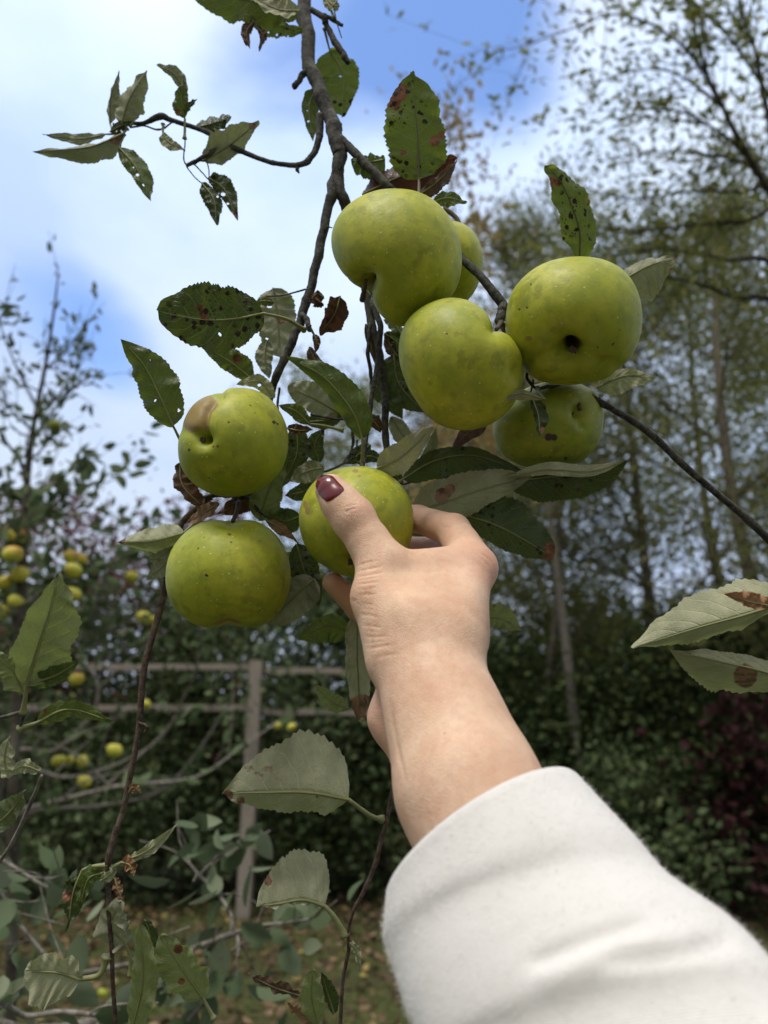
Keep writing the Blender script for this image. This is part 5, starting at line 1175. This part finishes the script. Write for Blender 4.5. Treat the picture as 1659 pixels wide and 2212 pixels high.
for k, ((px, py, r, d), lab, b) in enumerate(YA):
    r = r * .86
    V_, F_, bl = small_apple(px, py, r, d, b, k)
    root = empty('apple', Vector(V_.mean(0).tolist()), lab, 'apple', 'small apples on the trees behind')
    mk('skin', V_, F_, M['apple_y'] if b >= 0 else M['apple_dk'], root, attrs={'scar': np.zeros(len(V_)), 'shade_specks': np.zeros(len(V_)), 'blush': bl})
    tp_ = at(px, py - r * .75, d); V_, F_ = tube([tp_, tp_ + [0.003, 0, .02], tp_ + [.006, .004, .035]], .0018, sides=5); mk('stalk', V_, F_, M['stalk'], root)
# low tree at the bottom left with bare grey branches and blue green leaves
bt = on_ground(-500, 1.5)
r_ = empty('low_apple_tree', Vector(bt.tolist()), 'low grey branched tree with bluish leaves along the bottom left', 'tree')
V_, F_ = tube(catmull([bt - [0, 0, .03], bt + [.05, 0, .5], bt + [.1, 0, .95]], 12), np.linspace(.07, .05, 12), sides=10, knob=.05); mk('trunk', V_, F_, M['bark_grey'], r_)
hx = hubpx(bt + np.array([.1, 0, .9])) + (26,)
prts = []
for lst, tn, nl in (([hx, (-120, 2160, .85, 16), (0, 2142, .85, 9), (150, 2108, .88, 8), (330, 2072, .92, 7), (440, 2040, .95, 8), (500, 2018, .97, 9), (556, 2012, 1.0, 6)], 5, 7),
            ([hx, (-100, 2230, .9, 18), (60, 2225, .9, 14), (180, 2215, .92, 17), (260, 2165, .95, 14), (330, 2110, 1.0, 9), (420, 2060, 1.02, 6)], 3, 8), ([hx, (-60, 2190, .8, 9), (60, 2195, .8, 8), (130, 2186, .8, 8), (208, 2193, .8, 7)], 3, 6),
            ([(500, 2018, .97, 8), (500, 1980, .98, 6), (470, 1930, 1.0, 6), (430, 1890, 1.02, 5), (405, 1860, 1.03, 4)], 6, 8), ([(505, 2015, .97, 5), (560, 2000, 1.0, 5), (640, 1990, 1.0, 4), (700, 1980, 1.0, 3)], 3, 8),
            ([(140, 2110, .88, 6), (60, 2020, .9, 6), (20, 1960, .92, 5), (-20, 1900, .92, 4)], 5, 8), ([(-40, 1830, .9, 7), (40, 1880, .9, 6), (110, 1920, .9, 5), (180, 1925, .9, 4)], 4, 5),
            ([(470, 2000, .97, 5), (455, 2080, .95, 5), (450, 2150, .93, 5), (420, 2190, .92, 6), (385, 2230, .92, 6)], 3, 6), ([(430, 1890, 1.02, 4), (470, 1850, 1.05, 3), (520, 1815, 1.08, 3)], 3, 5)):
    lst = [(q[0], q[1], q[2], q[3] * .72) for q in lst]
    prts.append(spray(r_, lst, 'blue', .042, .6, int(nl * 1.9), g, twn=tn, twl=.08, sides=9))
BL = [(480, 1880), (445, 1850), (405, 1845), (425, 1790), (560, 1800), (440, 1785), (535, 1870), (610, 1975), (640, 2000), (600, 2150), (565, 2130), (130, 1870), (60, 2030), (100, 1990), (20, 1930), (70, 2120), (480, 2110), (300, 2130), (430, 2190), (620, 2185), (20, 1900), (390, 2040), (260, 2010), (15, 2000), (340, 2160), (360, 1900), (185, 1990), (520, 1960)]
n = len(BL); Pb = np.array([at(x + g.normal(0, 6), y, g.uniform(.9, 1.1)) for x, y in BL]); D = g.normal(0, .6, (n, 3)) + np.array([.3, 0, .2])
foliage_from(prts + [(Pb, D, g.uniform(.038, .055, n), g.uniform(.010, .015, n))], 'blue', r_, g)
#END_LEFT
# ------------------------------------------------------------------ right tree with long arching limbs
g = np.random.default_rng(31)
bt = on_ground(2050, 4.4)
r_ = empty('arching_tree', Vector(bt.tolist()), 'tall tree at right with long arching dark limbs and narrow olive leaves', 'tree')
V_, F_ = tube(catmull([bt - [0, 0, .05], bt + [.05, 0, 1.5], bt + [-.05, .05, 2.9]], 16), np.linspace(.12, .085, 16), sides=12, knob=.04); mk('trunk', V_, F_, M['bark_dark'], r_)
hx = hubpx(bt + np.array([-.05, .05, 2.8])) + (30,)
prts = []
for lst, tn, nl in (([hx, (1800, 640, 4.2, 22), (1665, 420, 4.0, 13), (1590, 290, 3.9, 9), (1530, 170, 3.8, 7), (1470, 95, 3.8, 5), (1390, 45, 3.8, 4), (1320, 32, 3.8, 3), (1240, 60, 3.8, 2.5), (1150, 92, 3.8, 2), (1050, 118, 3.8, 1)], 34, 400),
            ([(1620, 340, 3.95, 8), (1560, 290, 3.9, 6), (1480, 245, 3.9, 4), (1390, 236, 3.9, 3), (1300, 240, 3.9, 2), (1200, 262, 3.9, 1)], 22, 260), ([(1700, 480, 4.0, 9), (1640, 150, 3.8, 6), (1610, 50, 3.7, 5), (1590, -60, 3.6, 4)], 18, 220),
            ([hx, (1750, 500, 4.2, 12), (1600, 480, 4.2, 7), (1480, 490, 4.2, 5), (1350, 500, 4.2, 4), (1220, 470, 4.2, 2)], 26, 380), ([hx, (1760, 440, 4.3, 12), (1600, 415, 4.3, 6), (1480, 415, 4.3, 4), (1360, 430, 4.3, 3), (1250, 400, 4.3, 2)], 24, 380),
            ([(1560, 230, 3.9, 5), (1480, 170, 4.0, 4), (1420, 150, 4.0, 3), (1340, 160, 4.0, 2), (1270, 190, 4.0, 1)], 18, 200), ([(1530, 170, 3.8, 5), (1500, 60, 3.7, 4), (1470, -40, 3.6, 3)], 14, 160),
            ([hx, (1780, 330, 4.3, 12), (1680, 230, 4.3, 7), (1560, 60, 4.3, 5), (1460, -20, 4.3, 3)], 24, 300), ([hx, (1700, 700, 4.4, 12), (1580, 640, 4.4, 7), (1450, 600, 4.4, 5), (1330, 610, 4.4, 3)], 24, 420),
            ([hx, (1700, 620, 4.6, 12), (1560, 560, 4.6, 7), (1420, 540, 4.6, 5), (1280, 560, 4.6, 3), (1180, 600, 4.6, 2)], 24, 420), ([(1640, 380, 4.0, 6), (1600, 350, 4.1, 5), (1500, 330, 4.2, 4), (1400, 330, 4.2, 3), (1290, 350, 4.2, 2)], 24, 330)):
    lst = [(q[0], q[1], q[2], q[3] * (.62 if k_ else .9)) for k_, q in enumerate(lst)]
    prts.append(spray(r_, lst, 'willow', .052, .38, int(nl * 1.15), g, twn=tn, twl=.55, bark='bark_dark', updir=.1, side=.25))
foliage_from(prts, 'willow', r_, g)
# ------------------------------------------------------------------ trees and shrubs behind
def T(name, px, Y, h, sprd, lab, n, mat, **k):
    b = on_ground(px, Y); b[2] = float(gz(b[0], b[1])) if abs(b[0]) < 26 and Y < 40 else 0
    return tree(name, b, h, sprd, lab, n, mat, **k)
BG = 'trees standing behind the fence'
T('sapling', 1035, 5.2, 7.0, .8, 'tall thin sapling with sparse orange leaves against the sky', 2000, 'orange', lf=.08, wf=.5, seed=1, r0=.03, limbs=22, start=.35, rise=1.9, jit=.09, twigs=4)
T('slender_tree', 1285, 8.6, 9.0, 1.5, 'slim grey trunked tree just right of the wrist', 8000, 'olive', lf=.075, seed=2, r0=.075, limbs=14, start=.5, rise=.7, lean=(-.6, 0), jit=.2, bark='bark_grey')
T('slender_tree', 1100, 9.5, 8.6, 1.7, 'bushy olive tree rising behind the apples', 9000, 'olive', lf=.075, seed=3, r0=.06, limbs=14, start=.3, rise=.9, jit=.22)
T('slender_tree', 930, 10.5, 7.4, 2.0, 'thin leafy tree behind the forked branch', 13000, 'olive', lf=.09, seed=4, r0=.05, limbs=14, start=.3, rise=.8, jit=.22)
T('slender_tree', 690, 12, 7.8, 2.3, 'small distant tree left of the forked branch', 9000, 'willow', lf=.09, seed=5, r0=.06, limbs=13, start=.3, rise=.8, jit=.22)
T('slender_tree', 440, 13, 8.0, .9, 'distant tree top peeping above the lopsided apple', 1500, 'willow', lf=.08, seed=6, r0=.05, limbs=12, start=.4, rise=.9, jit=.14)
T('broad_tree', 1480, 9.5, 9.0, 2.6, 'broad olive tree filling the right of the view', 19000, 'olive', lf=.085, seed=7, r0=.11, limbs=20, start=.22, rise=.6, jit=.3, twigs=6)
T('broad_tree', 1800, 8.8, 9.5, 2.6, 'broad tree at the right edge, densest of the row', 24000, 'olive', lf=.085, seed=8, r0=.12, limbs=20, start=.2, rise=.6, jit=.3, twigs=6)
T('broad_tree', 1290, 13, 10.5, 2.8, 'dim tree further back behind the slim trunk', 25000, 'willow', lf=.105, seed=9, r0=.1, limbs=18, start=.2, rise=.6, jit=.32, twigs=6)
T('broad_tree', 1680, 13, 12, 3.0, 'tall tree further back at the right', 26000, 'willow', lf=.105, seed=10, r0=.12, limbs=18, start=.2, rise=.6, jit=.34, twigs=6)
T('broad_tree', 1020, 14, 9.5, 2.6, 'far tree behind the sapling', 20000, 'olive', lf=.105, seed=11, r0=.1, limbs=16, start=.2, rise=.6, jit=.32, twigs=6)
T('red_shrub', 400, 9.6, 4.9, 1.25, 'tall shrub with dusky red leaves below the lopsided apple', 5000, 'red', lf=.09, wf=.6, seed=12, r0=.05, limbs=16, start=.15, rise=.9, jit=.2, cat='shrub')
T('red_shrub', 150, 10.5, 4.7, 1.4, 'pinkish red shrub behind the yellow apples', 4600, 'red', lf=.09, wf=.6, seed=13, r0=.05, limbs=16, start=.15, rise=.9, jit=.22, cat='shrub')
T('red_shrub', -80, 10.5, 5.0, 1.3, 'red shrub cut by the left edge', 4200, 'red', lf=.09, wf=.6, seed=14, r0=.05, limbs=16, start=.15, rise=.9, jit=.22, cat='shrub')
T('red_shrub', 1720, 7.6, 1.75, .8, 'low dark red shrub at the lower right', 1700, 'darkred', lf=.1, wf=.8, seed=15, r0=.03, limbs=12, start=.05, rise=.8, jit=.16, cat='shrub')
SHR = [(-200, 9.6, 3.3, 'dark green shrub at the far left edge'), (60, 9.3, 2.9, 'dense shrub behind the row of three yellow apples'), (290, 9.2, 3.0, 'dark shrub behind the left hanging branch'), (480, 9.6, 3.3, 'dark shrub behind the left fence rails'), (650, 9.2, 3.9, 'dark shrub right of the fence post'), (830, 9.6, 4.0, 'dark shrub behind the wrist'),
       (1010, 9.1, 2.7, 'dark shrub above the cuff'), (1190, 9.4, 2.4, 'dark shrub around the slim grey trunk'), (1370, 9.0, 2.4, 'dark shrub right of the slim trunk'), (1560, 9.2, 3.0, 'dark shrub below the pale leaves at right'), (1760, 8.9, 3.2, 'dark shrub at the right edge'), (1980, 8.8, 4.0, 'dark shrub beyond the right edge')]
for k, (px, Y, h, lab) in enumerate(SHR):
    T('shrub', px, Y, h, 1.5, lab, 8500, 'apple' if k in (1, 3, 4) else 'dark', lf=.085, wf=.6, seed=40 + k, r0=.045, limbs=20, start=.04, rise=.5, jit=.24, twigs=5, cat='shrub', group='dark shrubs behind the fence')
LOW = [(340, 8.9, 1.5, 'low leafy bush left of the fence post foot'), (700, 8.8, 1.4, 'low bush right of the fence post foot'), (1380, 8.0, 1.3, 'low bush under the slim trunk'), (1570, 7.8, 1.4, 'low bush with lighter leaves right of the sleeve'), (120, 8.8, 1.5, 'low bush behind the low grey branches')]
for k, (px, Y, h, lab) in enumerate(LOW):
    T('bush', px, Y, h, .9, lab, 2800, 'dark' if k % 2 else 'apple', lf=.085, wf=.6, seed=70 + k, r0=.02, limbs=14, start=.05, rise=.7, jit=.16, cat='bush', bark='bark_dark')
# wood far behind, one mass
n = 60000; th_ = g.uniform(-1.0, 1.0, n) * .95; Rr = g.uniform(16, 24, n); hz_ = 3.0 + .7 * np.sin(th_ * 9) + .6 * np.sin(th_ * 23 + 1) + 1.0 * (th_ > .12) 
Pb = np.stack([Rr * np.sin(th_), Rr * np.cos(th_), hz_ * g.random(n) ** .75], 1); D = g.normal(0, 1, (n, 3))
V_, F_ = leaves(Pb, D, g.uniform(.12, .26, n), g.uniform(.05, .09, n), g)
o = crown('woodland', V_, F_, g.beta(2, 3, n), 'dark', None); setp(o, 'dark wood closing off the garden far behind', 'woodland', kind='stuff')
